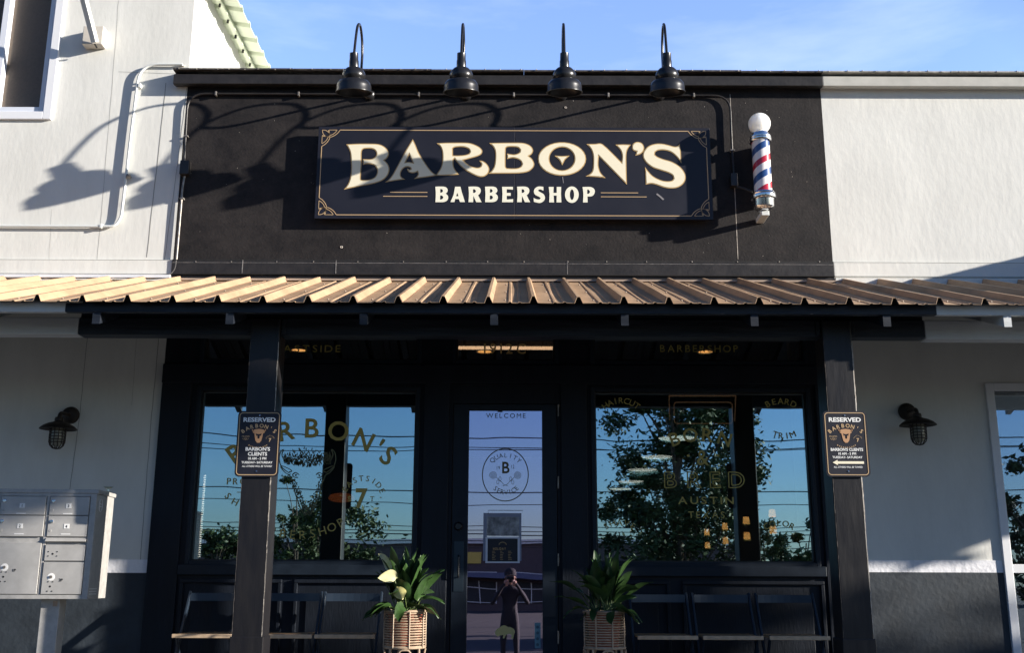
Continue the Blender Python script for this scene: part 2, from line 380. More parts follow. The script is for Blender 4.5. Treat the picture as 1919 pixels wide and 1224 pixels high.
# ------------------------------------------------------------------ key positions (metres)
XL = ax(322,520); XR = ax(1556,430)                     # black shop front between the two pale neighbours
ZPAR = az(131, -.10)                                    # top of the parapet
XW0, XW1 = -8.5, 8.5
PORCH = 0.0; STREET = -0.69
def wall_grid(mb, x0, x1, z0, z1, y0, y1, holes):
    xs = sorted({x0, x1, *[h[0] for h in holes], *[h[1] for h in holes]}); zs = sorted({z0, z1, *[h[2] for h in holes], *[h[3] for h in holes]})
    def hole(cx, cz): return any(h[0] < cx < h[1] and h[2] < cz < h[3] for h in holes)
    def solid(i, j): return 0 <= i < len(xs)-1 and 0 <= j < len(zs)-1 and not hole((xs[i]+xs[i+1])/2, (zs[j]+zs[j+1])/2)
    for i in range(len(xs)-1):
        for j in range(len(zs)-1):
            if not solid(i, j): continue
            a, b, c, d = xs[i], xs[i+1], zs[j], zs[j+1]
            mb.add([(a,y0,c),(b,y0,c),(b,y0,d),(a,y0,d)], [(0,1,2,3)]); mb.add([(a,y1,c),(b,y1,c),(b,y1,d),(a,y1,d)], [(3,2,1,0)])
            if not solid(i-1, j): mb.add([(a,y0,c),(a,y1,c),(a,y1,d),(a,y0,d)], [(0,3,2,1)])
            if not solid(i+1, j): mb.add([(b,y0,c),(b,y1,c),(b,y1,d),(b,y0,d)], [(0,1,2,3)])
            if not solid(i, j-1): mb.add([(a,y0,c),(b,y0,c),(b,y1,c),(a,y1,c)], [(0,3,2,1)])
            if not solid(i, j+1): mb.add([(a,y0,d),(b,y0,d),(b,y1,d),(a,y1,d)], [(0,1,2,3)])
    return mb

# ------------------------------------------------------------------ ground
tag(MB().add([(-400,-400,STREET),(400,-400,STREET),(400,400,STREET),(-400,400,STREET)], [(0,1,2,3)]).build('ground', 'asphalt'), kind='structure')
tag(MB().box(-30, 30, -2.75, 0.0, STREET+.004, PORCH-.004).build('porch_floor', 'concrete', bevel=.015), kind='structure')
tag(MB().add([(-200,-22,STREET+.008),(200,-22,STREET+.008),(200,-14,STREET+.008),(-200,-14,STREET+.008)], [(0,1,2,3)]).build('road', mat('road', (.025,.025,.027), .85, var=.3, vscale=2)), kind='structure')

# ------------------------------------------------------------------ left neighbour: tall pale building
lb = thing('white_building', 'tall off-white panelled building at the far left with an upstairs window', 'building', (-5.5,0,0))
uw = (ax(0,215)-1.2, ax(97,226), az(225,0,60), 6.6)      # upstairs window opening
mbw = wall_grid(MB(), XW0, XL-.002, PORCH, 7.2, 0, .25, [uw]); mbw.build('wall', 'white_wall', lb)
BOX('side_wall', 'white_wall', lb, XL-.26, XL-.002, .252, 9, 3.0, az(0,.4)+.25)
# painted skirt of the ground floor
zb0 = az(1077,0); zb1 = az(1052,0)
BOX('base_band', 'blue_band', lb, XW0, XL-.004, -.006, -.0005, PORCH+.002, zb0)
BOX('white_stripe', 'white_stripe', lb, XW0, XL-.004, -.005, -.0005, zb0+.001, zb1)
# drip board and its flashing above the canopy
BOX('drip_board', 'white_wall', lb, XW0, XL-.003, -.022, 0, az(516,-.02), az(489,-.02), bevel=.003)
BOX('foot_flashing', 'vinyl_white', lb, XW0, XL-.003, -.05, -.001, az(523,-.04), az(517.5,-.04))
for yy in (489.6,515.6):
    z_ = az(yy,-.022); BOX('board_groove_lit_edge', 'crack', lb, XW0, XL-.006, -.0232, -.0221, z_-.0018, z_+.0018)
def crack(pts, w=.004, y=-.0015):
    m_ = MB(); P = []
    for i in range(len(pts)-1):
        for k in range(7):
            t = k/7; P.append((pts[i][0]*(1-t)+pts[i+1][0]*t+random.uniform(-.5,.5), pts[i][1]*(1-t)+pts[i+1][1]*t))
    P.append(pts[-1]); Q = [at(p[0],p[1],0) for p in P]
    ribbon(m_, [(q.x,q.z) for q in Q], w, y); return m_
for pts, w in ((((311,155),(301,250),(275,482)), .006), (((222,0),(213,130),(192,380),(182,486)), .0025), (((222,134),(330,138)), .0025),
               (((350,165),(343,225),(330,330),(308,488)), .004), (((164,632),(150,775),(131,918)), .0045), (((298,632),(284,780),(270,960),(262,1070)), .0045), (((256,632),(247,760)), .002), (((97,392),(92,486)), .0015)):
    crack(pts, w).build('panel_seam', 'crack', lb)
# upstairs window
wf = MB(); x0, x1, z0, z1 = uw; fw = .075
for a in ((x0,x0+fw,z0,z1),(x1-fw,x1,z0,z1),(x0+fw+.0005,x1-fw-.0005,z0,z0+fw)): wf.box(a[0], a[1], -.03, .03, a[2], a[3])
win = wf.build('window', 'vinyl_white', lb, bevel=.004)
xi0, xi1, zi0 = x0+fw+.002, x1-fw-.002, z0+fw+.002
inn = MB(); iw = .055
for a in ((xi1-iw,xi1,zi0,z1),(xi0,xi0+iw,zi0,z1),(xi0+iw+.001,xi1-iw-.001,zi0,zi0+iw)): inn.box(a[0],a[1],.0,.11,a[2],a[3])
inn.box(ax(2,100,.08), ax(14,100,.08), .02, .11, zi0+iw+.001, z1)
inn.build('window_frame', 'vinyl_frame', win, bevel=.003)
MB().box(xi0, xi1, .095, .10, zi0, z1).build('pane', 'screen_brown', win)
# side eave of the roof: ribbed sheet over the flank wall
ez = CAMZ+5.53
ev = MB(); prof = []
y = .02
while y < 8.9:
    for dy, dz in ((0,0),(.20,0),(.225,.035),(.27,.035),(.295,0)): prof.append((y+dy, dz))
    y += .305
xi, xo = XL-.03, XL+.285
n = len(prof)
vs = [(xi, p[0], ez+.03+p[1]) for p in prof]+[(xo, p[0], ez-.02+p[1]) for p in prof]
ev.add(vs, [(i, i+1, n+i+1, n+i) for i in range(n-1)])
roof = ev.build('roof', 'eave_green', lb, solid=.008)
MB().prism([(XL+.075,ez-.012),(XL+.125,ez-.02),(XL+.125,ez-.045),(XL+.075,ez-.04)], .02, 8.9, 'y').build('eave_trim', 'eave_green', roof)
MB().box(XW0, XL-.03, .02, 8.9, ez+.06, ez+.10).build('roof_deck', 'grey_trim', roof)
sc = MB()
for k in range(26): sc.lathe([(.012,-.03),(.012,.0),(.001,.003)], (XL+.10, .13+k*.305, ez-.045), 8)
tag(sc.build('eave_screw', 'dark_hole', roof), kind='stuff')
# awning strut and its box high on the wall
st = thing('awning_strut', 'beige steel awning strut rising from a box high on the left white wall', 'strut', tuple(at(181,75,0)))
q0 = at(163,56,-.02); q1 = at(197,90,-.02)
MB().box(q0.x, q1.x, -.10, -.001, q1.z, q0.z).build('wall_box', mat('beige_metal', (.56,.52,.46), .5), st, bevel=.006)
p0 = at(178,79,-.13); p1 = p0+Vector((-.22,-.62,1.15))
MB().bar(p0, p1, .055, .045).build('strut_arm', 'cap_grey' if False else 'conduit_white', st, bevel=.004)
MB().tube([p0+Vector((0,0,-.015)), (p0.x+.005,-.09,p0.z-.03)], .008).build('strut_bolt', 'dark_hole', st)

# ------------------------------------------------------------------ barbershop building
bb = thing('barbershop_building', 'black painted barbershop front with two big windows and a glass door', 'building', (0,0,0))
zt0, zt1 = az(676,0), az(633,0)                          # transom lights
zw0, zw1 = az(1058,0), az(734,0)                         # shop windows
xa0, xa1 = ax(362,900), ax(781,900)                      # left window
xd0, xd1 = ax(847,900), ax(1045,900)                     # door
xc0, xc1 = ax(1112,900), ax(1524,900)                    # right window
zd1 = az(757,0)
ZC = az(524,0)                                          # foot of the upper wall
wg = wall_grid(MB(), XL, XR, PORCH, ZPAR-.02, 0, .12,
    [(xa0,xa1,zw0,zw1),(xc0,xc1,zw0,zw1),(xa0,xa1,zt0,zt1),(xc0,xc1,zt0,zt1),(xd0,xd1,PORCH,zd1),(xd0,xd1,zt0,zt1),
     (XL+.5,XL+.5001,ZC-.4,ZC-.3999)])
wallo = wg.build('wall', ['black_wall','navy'], bb)
for p in wallo.data.polygons:
    if p.center.z < ZC-.4: p.material_index = 1
# window frames, sills, panels
def window(px0, px1, z0, z1, name='window', glass='glass'):
    f = MB(); w = .035
    f.box(px0-w, px0, -.022, .10, z0-w, z1+w); f.box(px1, px1+w, -.022, .10, z0-w, z1+w)
    f.box(px0+.0005, px1-.0005, -.020, .10, z1, z1+w); f.box(px0+.0005, px1-.0005, -.020, .10, z0-w, z0)
    o = f.build(name, 'navy_rail', bb, bevel=.004)
    s_ = MB(); t = .012
    s_.box(px0, px0+t, .02, .07, z0, z1); s_.box(px1-t, px1, .02, .07, z0, z1); s_.box(px0+t, px1-t, .02, .07, z0, z0+t); s_.box(px0+t, px1-t, .02, .07, z1-t, z1)
    s_.build('glazing_bead', 'black_trim', o)
    MB().box(px0+t, px1-t, .046, .052, z0+t, z1-t).build('pane', glass, o)
    return o
wL = window(xa0+.02, xa1-.02, zw0+.02, zw1); wR = window(xc0+.02, xc1-.02, zw0+.02, zw1)
tL = window(xa0+.02, xa1-.02, zt0, zt1, 'transom_window', 'glass_dim'); tC = window(xd0+.02, xd1-.02, zt0, zt1, 'transom_window', 'glass_dim'); tR = window(xc0+.02, xc1-.02, zt0, zt1, 'transom_window', 'glass_dim')
for a, b in ((xa0-.06, xa1+.03), (xc0-.03, xc1+.05)):
    BOX('window_sill', 'navy_rail', bb, a, b, -.05, -.001, az(1080,-.04), az(1060,-.04)-.002, bevel=.006)
    mid = a+(b-a)*(.46 if a < 0 else .36)
    for u, v in ((a+.02, mid-.05), (mid+.05, b-.02)):
        pn = MB(); zt = az(1088,0); zz0 = .12; w = .03
        pn.box(u, v, -.028, -.001, zt-w, zt); pn.box(u, v, -.028, -.001, zz0, zz0+w); pn.box(u, u+w, -.028, -.001, zz0+w+.001, zt-w-.001); pn.box(v-w, v, -.028, -.001, zz0+w+.001, zt-w-.001)
        pn.box(u+.10, v-.10, -.016, -.001, zz0+.14, zt-.13)
        pn.build('wall_panel', 'navy', bb, bevel=.005)
# pilasters with a shallow step each side
for u, v in ((XL+.001, xa0-.065), (xa1+.05, xd0-.03), (xd1+.03, xc0-.05), (xc1+.055, XR-.001)):
    BOX('pilaster', 'navy', bb, u, v, -.030, -.001, PORCH+.01, zt0-.08, bevel=.006)
BOX('header_board', 'navy', bb, XL+.001, XR-.001, -.045, -.001, zw1+.06, zt0-.045, bevel=.006)
# door
dr = thing('tmp', 'x', 'x'); bpy.data.objects.remove(dr)
xg0, xg1 = ax(878,900), ax(1016,900); zg1 = az(770,0); zg0 = .14
d = MB(); g = .006
d.box(xd0+g, xg0, -.012, .035, .012, zd1-g); d.box(xg1, xd1-g, -.012, .035, .012, zd1-g)
d.box(xg0+.0005, xg1-.0005, -.010, .035, zg1, zd1-g); d.box(xg0+.0005, xg1-.0005, -.010, .035, .012, zg0)
door = d.build('door', 'navy_rail', bb, bevel=.004)
MB().box(xg0, xg1, .008, .014, zg0, zg1).build('pane', 'glass_door', door)
hp = MB(); a = at(851,1015,-.02); b = at(868,1110,-.02); hp.box(a.x, b.x, -.0165, -.0125, b.z, a.z); hp.build('push_plate', mat('plate', (.03,.045,.06), .35, metal=.5), door, bevel=.001)
hc = at(859.5,1062,-.03)
MB().tube(rounded([(hc.x,-.016,hc.z+.085),(hc.x,-.065,hc.z+.085),(hc.x,-.065,hc.z-.085),(hc.x,-.016,hc.z-.085)], .02), .007).build('handle', 'lamp_black', door, smooth=True)
lk = at(859,987,-.02)
MB().lathe([(.0,.022),(.024,.022),(.034,.012),(.036,0)], (lk.x,-.0125,lk.z), 20, axis='y').build('lock', 'lamp_black', door, smooth=True)
for py in (770,905,1050,1195):
    c = at(1046,py,0); MB().tube([(c.x,-.018,c.z-.05),(c.x,-.018,c.z+.05)], .007).build('hinge', 'conduit_worn_lit_edge', door)
# upper wall trim
xc_l = ax(325,150,-.09)
def cornice(x0, x1, m1, m2, parent):
    o = MB().prism([(-.095,az(158,-.095)),(-.095,az(141,-.095)),(-.06,az(140,-.06)),(.0,az(140,-.06)),(.0,az(158,-.095)+.012),(-.07,az(158,-.095)-.004)], x0, x1).build('cornice', m1, parent, bevel=.003)
    BOX('cap_recess', 'dark_hole', o, x0+.01, x1-.002, -.045, .0, az(140,-.06)+.001, ZPAR-.03)
    c = MB(); x = x0-.004; k = 0
    z1_ = ZPAR; z0_ = az(135.2,-.10)
    while x < x1:                                        # cap laid in lengths with slightly uneven lips
        xe = min(x+random.uniform(.5,1.3), x1)
        dz = random.uniform(-.004,.004); dy = random.uniform(-.005,.004)
        c.box(x, xe-.002, -.115+dy, .26, z0_+.006+dz, z1_+dz); x = xe
    cap = c.build('cap_flashing', m2, o, bevel=.004)
    s_ = MB(); x = x0+.05
    while x < x1-.03:
        s_.lathe([(.006,0),(.0055,.004),(.001,.007)], (x,-.119,(z0_+z1_)/2+.004+random.uniform(-.006,.006)), 8, axis='y'); x += random.uniform(.10,.20)
    tag(s_.build('cap_screw', 'conduit_worn_lit_edge', cap), kind='stuff')
    return o
cornice(xc_l, XR-.001, 'black_trim', 'cap_black', bb)
BOX('drip_board', 'black_trim', bb, XL+.001, XR-.001, -.036, -.001, az(516,-.02), az(489,-.02), bevel=.003)
BOX('lower_board', 'black_trim', bb, XL+.001, XR-.001, -.014, -.001, az(527,-.02)-.05, az(516,-.02)-.002)
BOX('foot_flashing', 'flash_tan', bb, XL+.001, XR+.06, -.055, -.015, az(527,-.05), az(523.5,-.05))
for yy, mt, th, yo in ((489.2,'dark_hole',.007,-.0375),(494,'conduit_worn_lit_edge',.0035,-.0372),(515.6,'dark_hole',.005,-.0375)):  # two dark grooves and a pale strip painted as the ledge's lit edge
    z_ = az(yy,-.036); BOX('board_groove_lit_edge', mt, bb, XL+.003, XR-.003, yo, -.0361, z_-th/2, z_+th/2)
jn = MB()
for px in (455,630,1063): 
    q = at(px,503,-.02); jn.box(q.x-.004, q.x+.004, -.0385, -.036, az(515,-.02), az(490,-.02))
jn.build('board_joint', 'conduit_worn_lit_edge', bb)
sc = MB()
for i in range(16):
    q = at(360+i*78+random.uniform(-10,10), 489.5, -.02); sc.lathe([(.007,0),(.006,.004),(.001,.006)], (q.x,-.036,q.z-.01), 8, axis='y')
tag(sc.build('board_screw', 'conduit_worn_lit_edge', bb), kind='stuff')
sm = MB(); a = [at(1368,176,0), at(1372,250,0), at(1383,486,0)]
ribbon(sm, [(p.x,p.z) for p in a], .006, -.0018); sm.build('wall_seam', 'seam_light', bb)
sp = MB()
for i in range(55):                                      # chips and paint specks on the render
    q = at(random.uniform(345,1550), random.uniform(180,486), 0); r_ = random.uniform(.0015,.004)
    sp.lathe([(r_,0),(r_*.6,.001),(.0003,.0012)], (q.x,-.001,q.z), 6, axis='y')
for px, py in ((1060,201),(693,186),(640,463)):
    q = at(px,py,0); sp.lathe([(.012,0),(.010,.004),(.004,.002)], (q.x,-.001,q.z), 10, axis='y')
tag(sp.build('paint_chip', 'seam_light', bb), kind='stuff')
BOX('roof_deck', mat('membrane', (.6,.6,.58), .8), bb, XL+.005, XR+.5, .13, 14.8, ZPAR-.5, ZPAR-.45)
# interior room
ZCE = CAMZ+2.64
it = MB(); Y1 = 14.6
it.box(XL+.01, XR-.01, .14, Y1, -.05, .0); it.box(XL+.01, XR-.01, .14, Y1, ZCE, ZCE+.05); it.box(XL+.01, XR-.01, Y1, Y1+.1, 0.001, ZCE-.001)
it.box(XL+.01, XL+.06, .14, Y1, .001, ZCE-.001); it.box(XR-.06, XR-.01, .14, Y1, .001, ZCE-.001)
it.build('interior_room', 'interior_dark', bb)
BOX('interior_post', 'interior_wood', bb, ax(1483,750,1.0), ax(1508,750,1.0), .93, 1.05, .01, ZCE-.01)
BOX('interior_shelf', 'interior_wood', bb, ax(1412,1045,5), ax(1466,1045,5), 4.8, 5.2, .6, az(1034,4.8))

# lettering on the glass: every word is a part of its own
class Words:
    def __init__(s, name, m, parent): s.a = (name, m, parent)
    def add(s, fn):
        mb = MB(); fn(mb); return mb.build(s.a[0], s.a[1], s.a[2])
GY = .0385
def glass_arc(mb, txt, cpx, cpy, rpx, a0, a1, hpx, up=True, bold=0., Y=GY, wide=1.):
    c = at(cpx,cpy,Y); k = (at(cpx+100,cpy,Y).x-c.x)/100
    arc_text(mb, txt, c.x, c.z, rpx*k, a0, a1, hpx*k, Y, bold, up, wide)
def glass_line(mb, txt, cpx, cpy, hpx, wpx, bold=0., Y=GY, track=.25):
    c = at(cpx,cpy,Y); k = (at(cpx+100,cpy,Y).x-c.x)/100
    text(mb, txt, c.x, c.z-hpx*k/2, hpx*k, Y, bold, wpx*k if wpx else None, track=track)
t = MB()
for ch, an in zip("BARBON'S", (-37.5,-25,-12,0,12.5,25,33,39)): glass_arc(t, ch, 573, 1038, 219, an, an, 38, bold=.014)
t.build('gold_lettering', 'glass_gold', wL)
t = MB(); glass_line(t, 'PROPER', 461, 902, 13, 72); t.build('gold_lettering', 'glass_gold', wL)
t = MB(); glass_line(t, '-', 452, 921, 10, 16); t.build('gold_lettering', 'glass_gold', wL)
t = MB(); glass_arc(t, 'SHARP', 460, 905, 46, -52, 52, 13, up=False); t.build('gold_lettering', 'glass_gold', wL)
t = MB(); glass_arc(t, "'EASTSIDE,", 680, 935, 33, -82, 86, 11); t.build('gold_lettering', 'glass_gold', wL)
t = MB(); glass_line(t, '7', 677, 933, 36, 22, bold=.03); t.build('gold_lettering', 'glass_gold', wL)
t = MB(); glass_line(t, 'S', 655, 935, 10, 7, bold=.02); t.build('gold_lettering', 'glass_gold', wL)
t = MB(); glass_line(t, 'T', 697, 935, 10, 8); t.build('gold_lettering', 'glass_gold', wL)
t = MB(); glass_arc(t, 'BARBERSHOP', 565, 857, 151, -33, 33, 16, up=False); t.build('gold_lettering', 'glass_gold', wL)
# bison head drawn in fine strokes
bz = MB(); w = .0035
def gp(px, py): q = at(px,py,GY); return (q.x, q.z)
def stroke(pts, wd=.0068): ribbon(bz, [(v.x, v.y) for v in smooth_pts([(*gp(*p), 0) for p in pts], 5)], wd, GY)
for sgn in (1,-1):
    X_ = lambda p: (576+sgn*(p-576) if sgn > 0 else 576-(p-576))
    m_ = lambda pts: [(X_(a), b) for a, b in pts]
    stroke(m_([(618,866),(624,853),(621,843),(627,848),(629,862),(624,876),(612,886)]))
    stroke(m_([(612,886),(606,882),(622,874),(626,876),(618,886),(610,890)]))
    stroke(m_([(610,890),(604,905),(600,922),(594,940),(588,956),(578,965)]))
    stroke(m_([(592,890),(598,886),(604,890),(600,895),(594,895)])); stroke(m_([(596,889),(599,891),(597,893)]))
    for i in range(110):
        tt = random.random(); cx = 604-tt*26+random.uniform(-5,5); cy = 896+tt*66+random.uniform(-4,4); a = random.uniform(-1,1)
        stroke([(X_(cx), cy), (X_(cx+2.2*math.cos(a+1.4)), cy+2.8)], .0052)
for i in range(340):
    a = random.uniform(-1,1); rr = math.sqrt(random.random()); cx = 576+44*a*1.0; top = 835+15*a*a; bot = 874-6*abs(a)
    cy = top+(bot-top)*rr; b = random.uniform(-.9,.9)
    stroke([(cx-2*math.sin(b), cy-2.4), (cx+random.uniform(-1,1), cy), (cx+2*math.sin(b), cy+2.4)], .0052)
stroke([(569,944),(574,950),(576,958),(580,950),(586,944)]); stroke([(571,950),(568,953)]); stroke([(583,950),(586,953)])
bz.build('bison_drawing', mat('etch_green', (.14,.145,.075), .6), wL)
t = MB(); glass_arc(t, 'HAIRCUT', 1165, 800, 44, -37, 37, 12); t.build('gold_lettering', 'glass_gold', wR)
t = MB(); glass_arc(t, 'BEARD', 1466, 807, 50, -26, 26, 12); t.build('gold_lettering', 'glass_gold', wR)
t = MB(); glass_arc(t, 'TRIM', 1467, 770, 53, -20, 20, 12, up=False); t.build('gold_lettering', 'glass_gold', wR)
t = MB(); glass_arc(t, 'SHAVE', 1162, 1028, 42, -32, 32, 12); t.build('gold_lettering', 'glass_gold', wR)
t = MB(); glass_arc(t, 'COLOR', 1463, 1030, 43, -30, 30, 12); t.build('gold_lettering', 'glass_gold', wR)
t = MB()
for ch, an in zip('BORN', (-19.5,-7.5,5.5,18.5)): glass_arc(t, ch, 1318, 961, 134, an, an, 27, bold=.01)
t.build('gold_lettering', 'glass_gold', wR)
t = MB(); glass_line(t, '&', 1317, 857, 30, 22, bold=.005); t.build('gold_lettering', 'glass_gold', wR)
t = MB(); glass_line(t, 'AUSTIN', 1323, 938, 14, 104, bold=.01); t.build('gold_lettering', 'glass_gold', wR)
t = MB(); glass_line(t, 'TEXAS', 1324, 965, 13, 68, bold=.005); t.build('gold_lettering', 'glass_gold', wR)
for px in (1290,1345):
    t = MB()
    q = at(px,854,GY); t.add([(q.x-.016,GY,q.z),(q.x,GY,q.z-.012),(q.x+.016,GY,q.z),(q.x,GY,q.z+.012)], [(0,1,2,3)]); t.build('gold_diamond', 'glass_gold', wR)
t = MB()
c = at(1317,890,GY)
for ch, px in (('B',1257),('R',1302),('E',1341),('D',1381)):    # outlined letters
    vs_, fs_ = glyph(ch, .012); bm = bmesh.new(); vv = [bm.verts.new(v) for v in vs_]
    for f_ in fs_:
        try: bm.faces.new([vv[i] for i in f_])
        except Exception: pass
    q = at(px,914,GY); k = .0046*1.0
    x0 = min(v.x for v in vs_); x1_ = max(v.x for v in vs_)
    for e_ in bm.edges:
        if e_.is_boundary:
            A = e_.verts[0].co; B = e_.verts[1].co
            f = lambda v: (q.x+(v.x-(x0+x1_)/2)*.20, q.z+v.y*.185)
            ribbon(t, [f(A), f(B)], .0085, GY)
    bm.free()
t.build('gold_lettering', 'glass_gold', wR)
t = MB(); glass_line(t, 'EASTSIDE', 577, 653, 14, 122); t.build('gold_lettering', 'glass_gold', tL)
t = MB(); glass_line(t, '1912C', 946, 653, 20, 78, bold=.01, track=.3); t.build('gold_lettering', mat('gold_bright', (.75,.48,.18), .5), tC)
t = MB(); glass_line(t, 'BARBERSHOP', 1310, 653, 14, 146); t.build('gold_lettering', 'glass_gold', tR)
t = MB(); DY = .0055
glass_line(t, 'WELCOME', 948, 779, 9, 74, Y=DY)
c = at(947,890,DY); k = (at(1047,890,DY).x-c.x)/100
ribbon(t, [(c.x+43*k*math.cos(2*PI*i/48), c.z+49*k*math.sin(2*PI*i/48)) for i in range(48)], .008, DY, True)
glass_arc(t, 'QUALITY', 947, 892, 34, -40, 42, 9, Y=DY); glass_arc(t, 'SERVICE', 948, 893, 34, -40, 42, 9, up=False, Y=DY)
glass_line(t, 'B', 948, 876, 22, 14, bold=.02, Y=DY); glass_line(t, '19', 934, 877, 7, 6, Y=DY); glass_line(t, '12', 961, 875, 7, 6, Y=DY)
for sg in (1,-1):
    f = lambda dx, dy: (c.x+sg*dx*k, c.z+dy*k)
    for rr in (6.5,4.2,2): ribbon(t, [(f(23,-1)[0]+sg*rr*k*math.cos(2*PI*i/12), f(23,-1)[1]+rr*.95*k*math.sin(2*PI*i/12)) for i in range(12)], .0035, DY, True)
    ribbon(t, [f(17,-5),f(9,-12),f(2,-19),f(-5,-21)], .0035, DY)
    for lx, ly in ((10,-8),(14,-14)): ribbon(t, [(f(lx,ly)[0]+2.2*k*math.cos(2*PI*i/10), f(lx,ly)[1]+4*k*math.sin(2*PI*i/10)) for i in range(10)], .003, DY, True)
t.build('gold_lettering', mat('decal_olive', (.10,.085,.035), .6), door)

# ------------------------------------------------------------------ right neighbour
rb = thing('white_building', 'low white stucco building at the right with a painted blue base', 'building', (5.5,0,0))
xw0 = ax(1870,820); rw = (xw0, xw0+1.6, .03, az(734,0,1890))
wall_grid(MB(), XR+.002, XW1, PORCH, ZPAR-.02, 0, .25, [rw]).build('wall', 'stucco', rb)
cornice(XR+.001, XW1, 'grey_trim', 'cap_grey', rb)
BOX('drip_board', 'stucco', rb, XR+.002, XW1, -.024, -.001, az(517,-.02), az(490,-.02), bevel=.003)
BOX('foot_flashing', 'stucco', rb, XR+.002, XW1, -.05, -.001, az(531,-.04), az(519,-.04))
for yy in (489.6,515.6):
    z_ = az(yy,-.024); BOX('board_groove_lit_edge', 'crack', rb, XR+.004, XW1, -.0252, -.0241, z_-.0018, z_+.0018)
zr0 = az(1071,0); zr1 = az(1048,0)
BOX('base_band', 'blue_band', rb, XR+.004, xw0-.075, -.007, -.0005, PORCH+.002, zr0)
BOX('white_stripe', 'white_stripe', rb, XR+.004, xw0-.075, -.006, -.0005, zr0+.001, zr1)
f = MB(); a, b, c_, d_ = rw; w = .07
f.box(a-w, a, -.025, .06, .03, d_+w); f.box(b, b+w, -.025, .06, .03, d_+w); f.box(a+.001, b-.001, -.025, .06, d_, d_+w)
zs = az(1062,0); f.box(a+.001, b-.001, -.02, .06, zs-.04, zs+.03)
wo_ = f.build('window', 'vinyl_white', rb, bevel=.004)
MB().box(a, b, .03, .036, .03, d_).build('pane', 'glass_dim', wo_)
MB().box(a-.3, b+.3, 1.2, 1.25, .0, 3.2).build('interior_wall', 'interior_dark', wo_)
BOX('roof_deck', 'grey_trim', rb, XR+.6, XW1, .26, 12, ZPAR-.5, ZPAR-.45)

# ------------------------------------------------------------------ canopy over the pavement
cn = thing('porch_canopy', 'tan ribbed metal porch canopy running along the whole front', 'canopy', (0,-1,2.9))
YF = -1.9; zr_w = az(529,-.03); zr_f = az(568.5,YF)
def roofz(y): return zr_w+(zr_f-zr_w)*(y/YF)
prof = []; x = -6.9+(ax(247*1.0,565,YF)+6.9) % .305
x0r = x
while x < 10.15:
    for dx, dz in ((0,0),(.085,0),(.09,.006),(.105,.006),(.11,0),(.15,0),(.155,.006),(.17,.006),(.175,0),(.230,0),(.246,.045),(.266,.045)): prof.append((x+dx-.262, dz))
    prof.append((x+.286-.262, 0)); x += .305
n = len(prof); NS = 5
vs = []
for k in range(NS+1):
    y_ = .0+(YF-.045)*k/NS
    for j, p in enumerate(prof): vs.append((p[0], y_-.03, roofz(y_)+p[1]+.002*math.sin(j*.7+k)))
rs = MB(); rs.add(vs, [(k*n+i, k*n+i+1, (k+1)*n+i+1, (k+1)*n+i) for k in range(NS) for i in range(n-1)])
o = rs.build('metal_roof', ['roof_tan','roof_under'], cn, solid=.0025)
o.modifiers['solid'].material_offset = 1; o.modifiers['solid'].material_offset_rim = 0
sc = MB(); x = x0r
while x < 10.3:
    for y_ in (-.35,-1.1,-1.8): sc.lathe([(.008,0),(.007,.006),(.002,.009)], (x-.2, y_-.03, roofz(y_)+.002), 8)
    x += .305
tag(sc.build('roof_screw', 'flash_tan', cn), kind='stuff')
xf0, xf1 = ax(122,580,YF), ax(1755,583,YF)
zf1, zf0 = zr_f-.006, az(587.5,YF)
BOX('fascia', 'beam_black', cn, xf0, xf1, YF+.0, YF+.045, zf0, zf1, bevel=.003)
BOX('fascia', 'beam_white', cn, -6.9, xf0-.001, YF+.002, YF+.047, zf0, zf1, bevel=.003, label='pale grey fascia board at the left end')
BOX('fascia', 'beam_white', cn, xf1+.001, 10.15, YF+.002, YF+.047, zf0, zf1, bevel=.003, label='pale grey fascia board at the right end')
YB0, YB1 = -1.56, -1.44
xb0, xb1 = ax(147,610,YB0), ax(1733,615,YB0); zbm0, zbm1 = az(630,YB0), az(597,YB0)
BOX('beam', 'beam_black', cn, xb0, xb1, YB0, YB1, zbm0, zbm1, bevel=.008)
BOX('beam', 'beam_white', cn, -6.9, xb0-.001, YB0+.002, YB1-.002, zbm0+.002, zbm1, bevel=.008, label='pale grey beam at the left end')
BOX('beam', 'beam_white', cn, xb1+.001, 10.15, YB0+.002, YB1-.002, zbm0-.012, zbm1, bevel=.008, label='pale grey beam at the right end')
for px in (-308,-64,180,430,681,926,1171,1414,1662,1888,2130,2376,2622,2868,3114,3360,3606):
    xm = ax(px,598,YF+.006); y0, y1 = YF+.006, -.03
    m_ = MB(); w = .026; h = .078; dz = -.03
    zt = zf0-.003
    sl = (zr_w-zr_f)/(-YF)
    m_.add([(xm-w,y0,zt-h),(xm+w,y0,zt-h),(xm+w,y0,zt),(xm-w,y0,zt),(xm-w,y1,zt-h+sl*(y1-y0)),(xm+w,y1,zt-h+sl*(y1-y0)),(xm+w,y1,zt+sl*(y1-y0)),(xm-w,y1,zt+sl*(y1-y0))],
           [(0,1,2,3),(4,7,6,5),(0,4,5,1),(1,5,6,2),(2,6,7,3),(3,7,4,0)])
    o = m_.build('rafter', ['beam_white' if (px > 1800 or px < 100) else 'beam_black', 'beam_white' if (px > 1800 or px < 100) else 'rafter_wood'], cn)
    for p in o.data.polygons:
        if abs(p.center.y+1-y0) < 1e-3: p.material_index = 1
BOX('blocking', 'beam_black', cn, xb0, xb1, YB0+.03, YB1-.03, zbm1+.001, roofz(-1.5)-.012)
# wall plate and purlins under the sheet
for y_ in (-.65,-1.25):
    BOX('purlin', 'beam_black', cn, -6.9, 10.15, y_-.04, y_+.04, roofz(y_)-.055, roofz(y_)-.016)
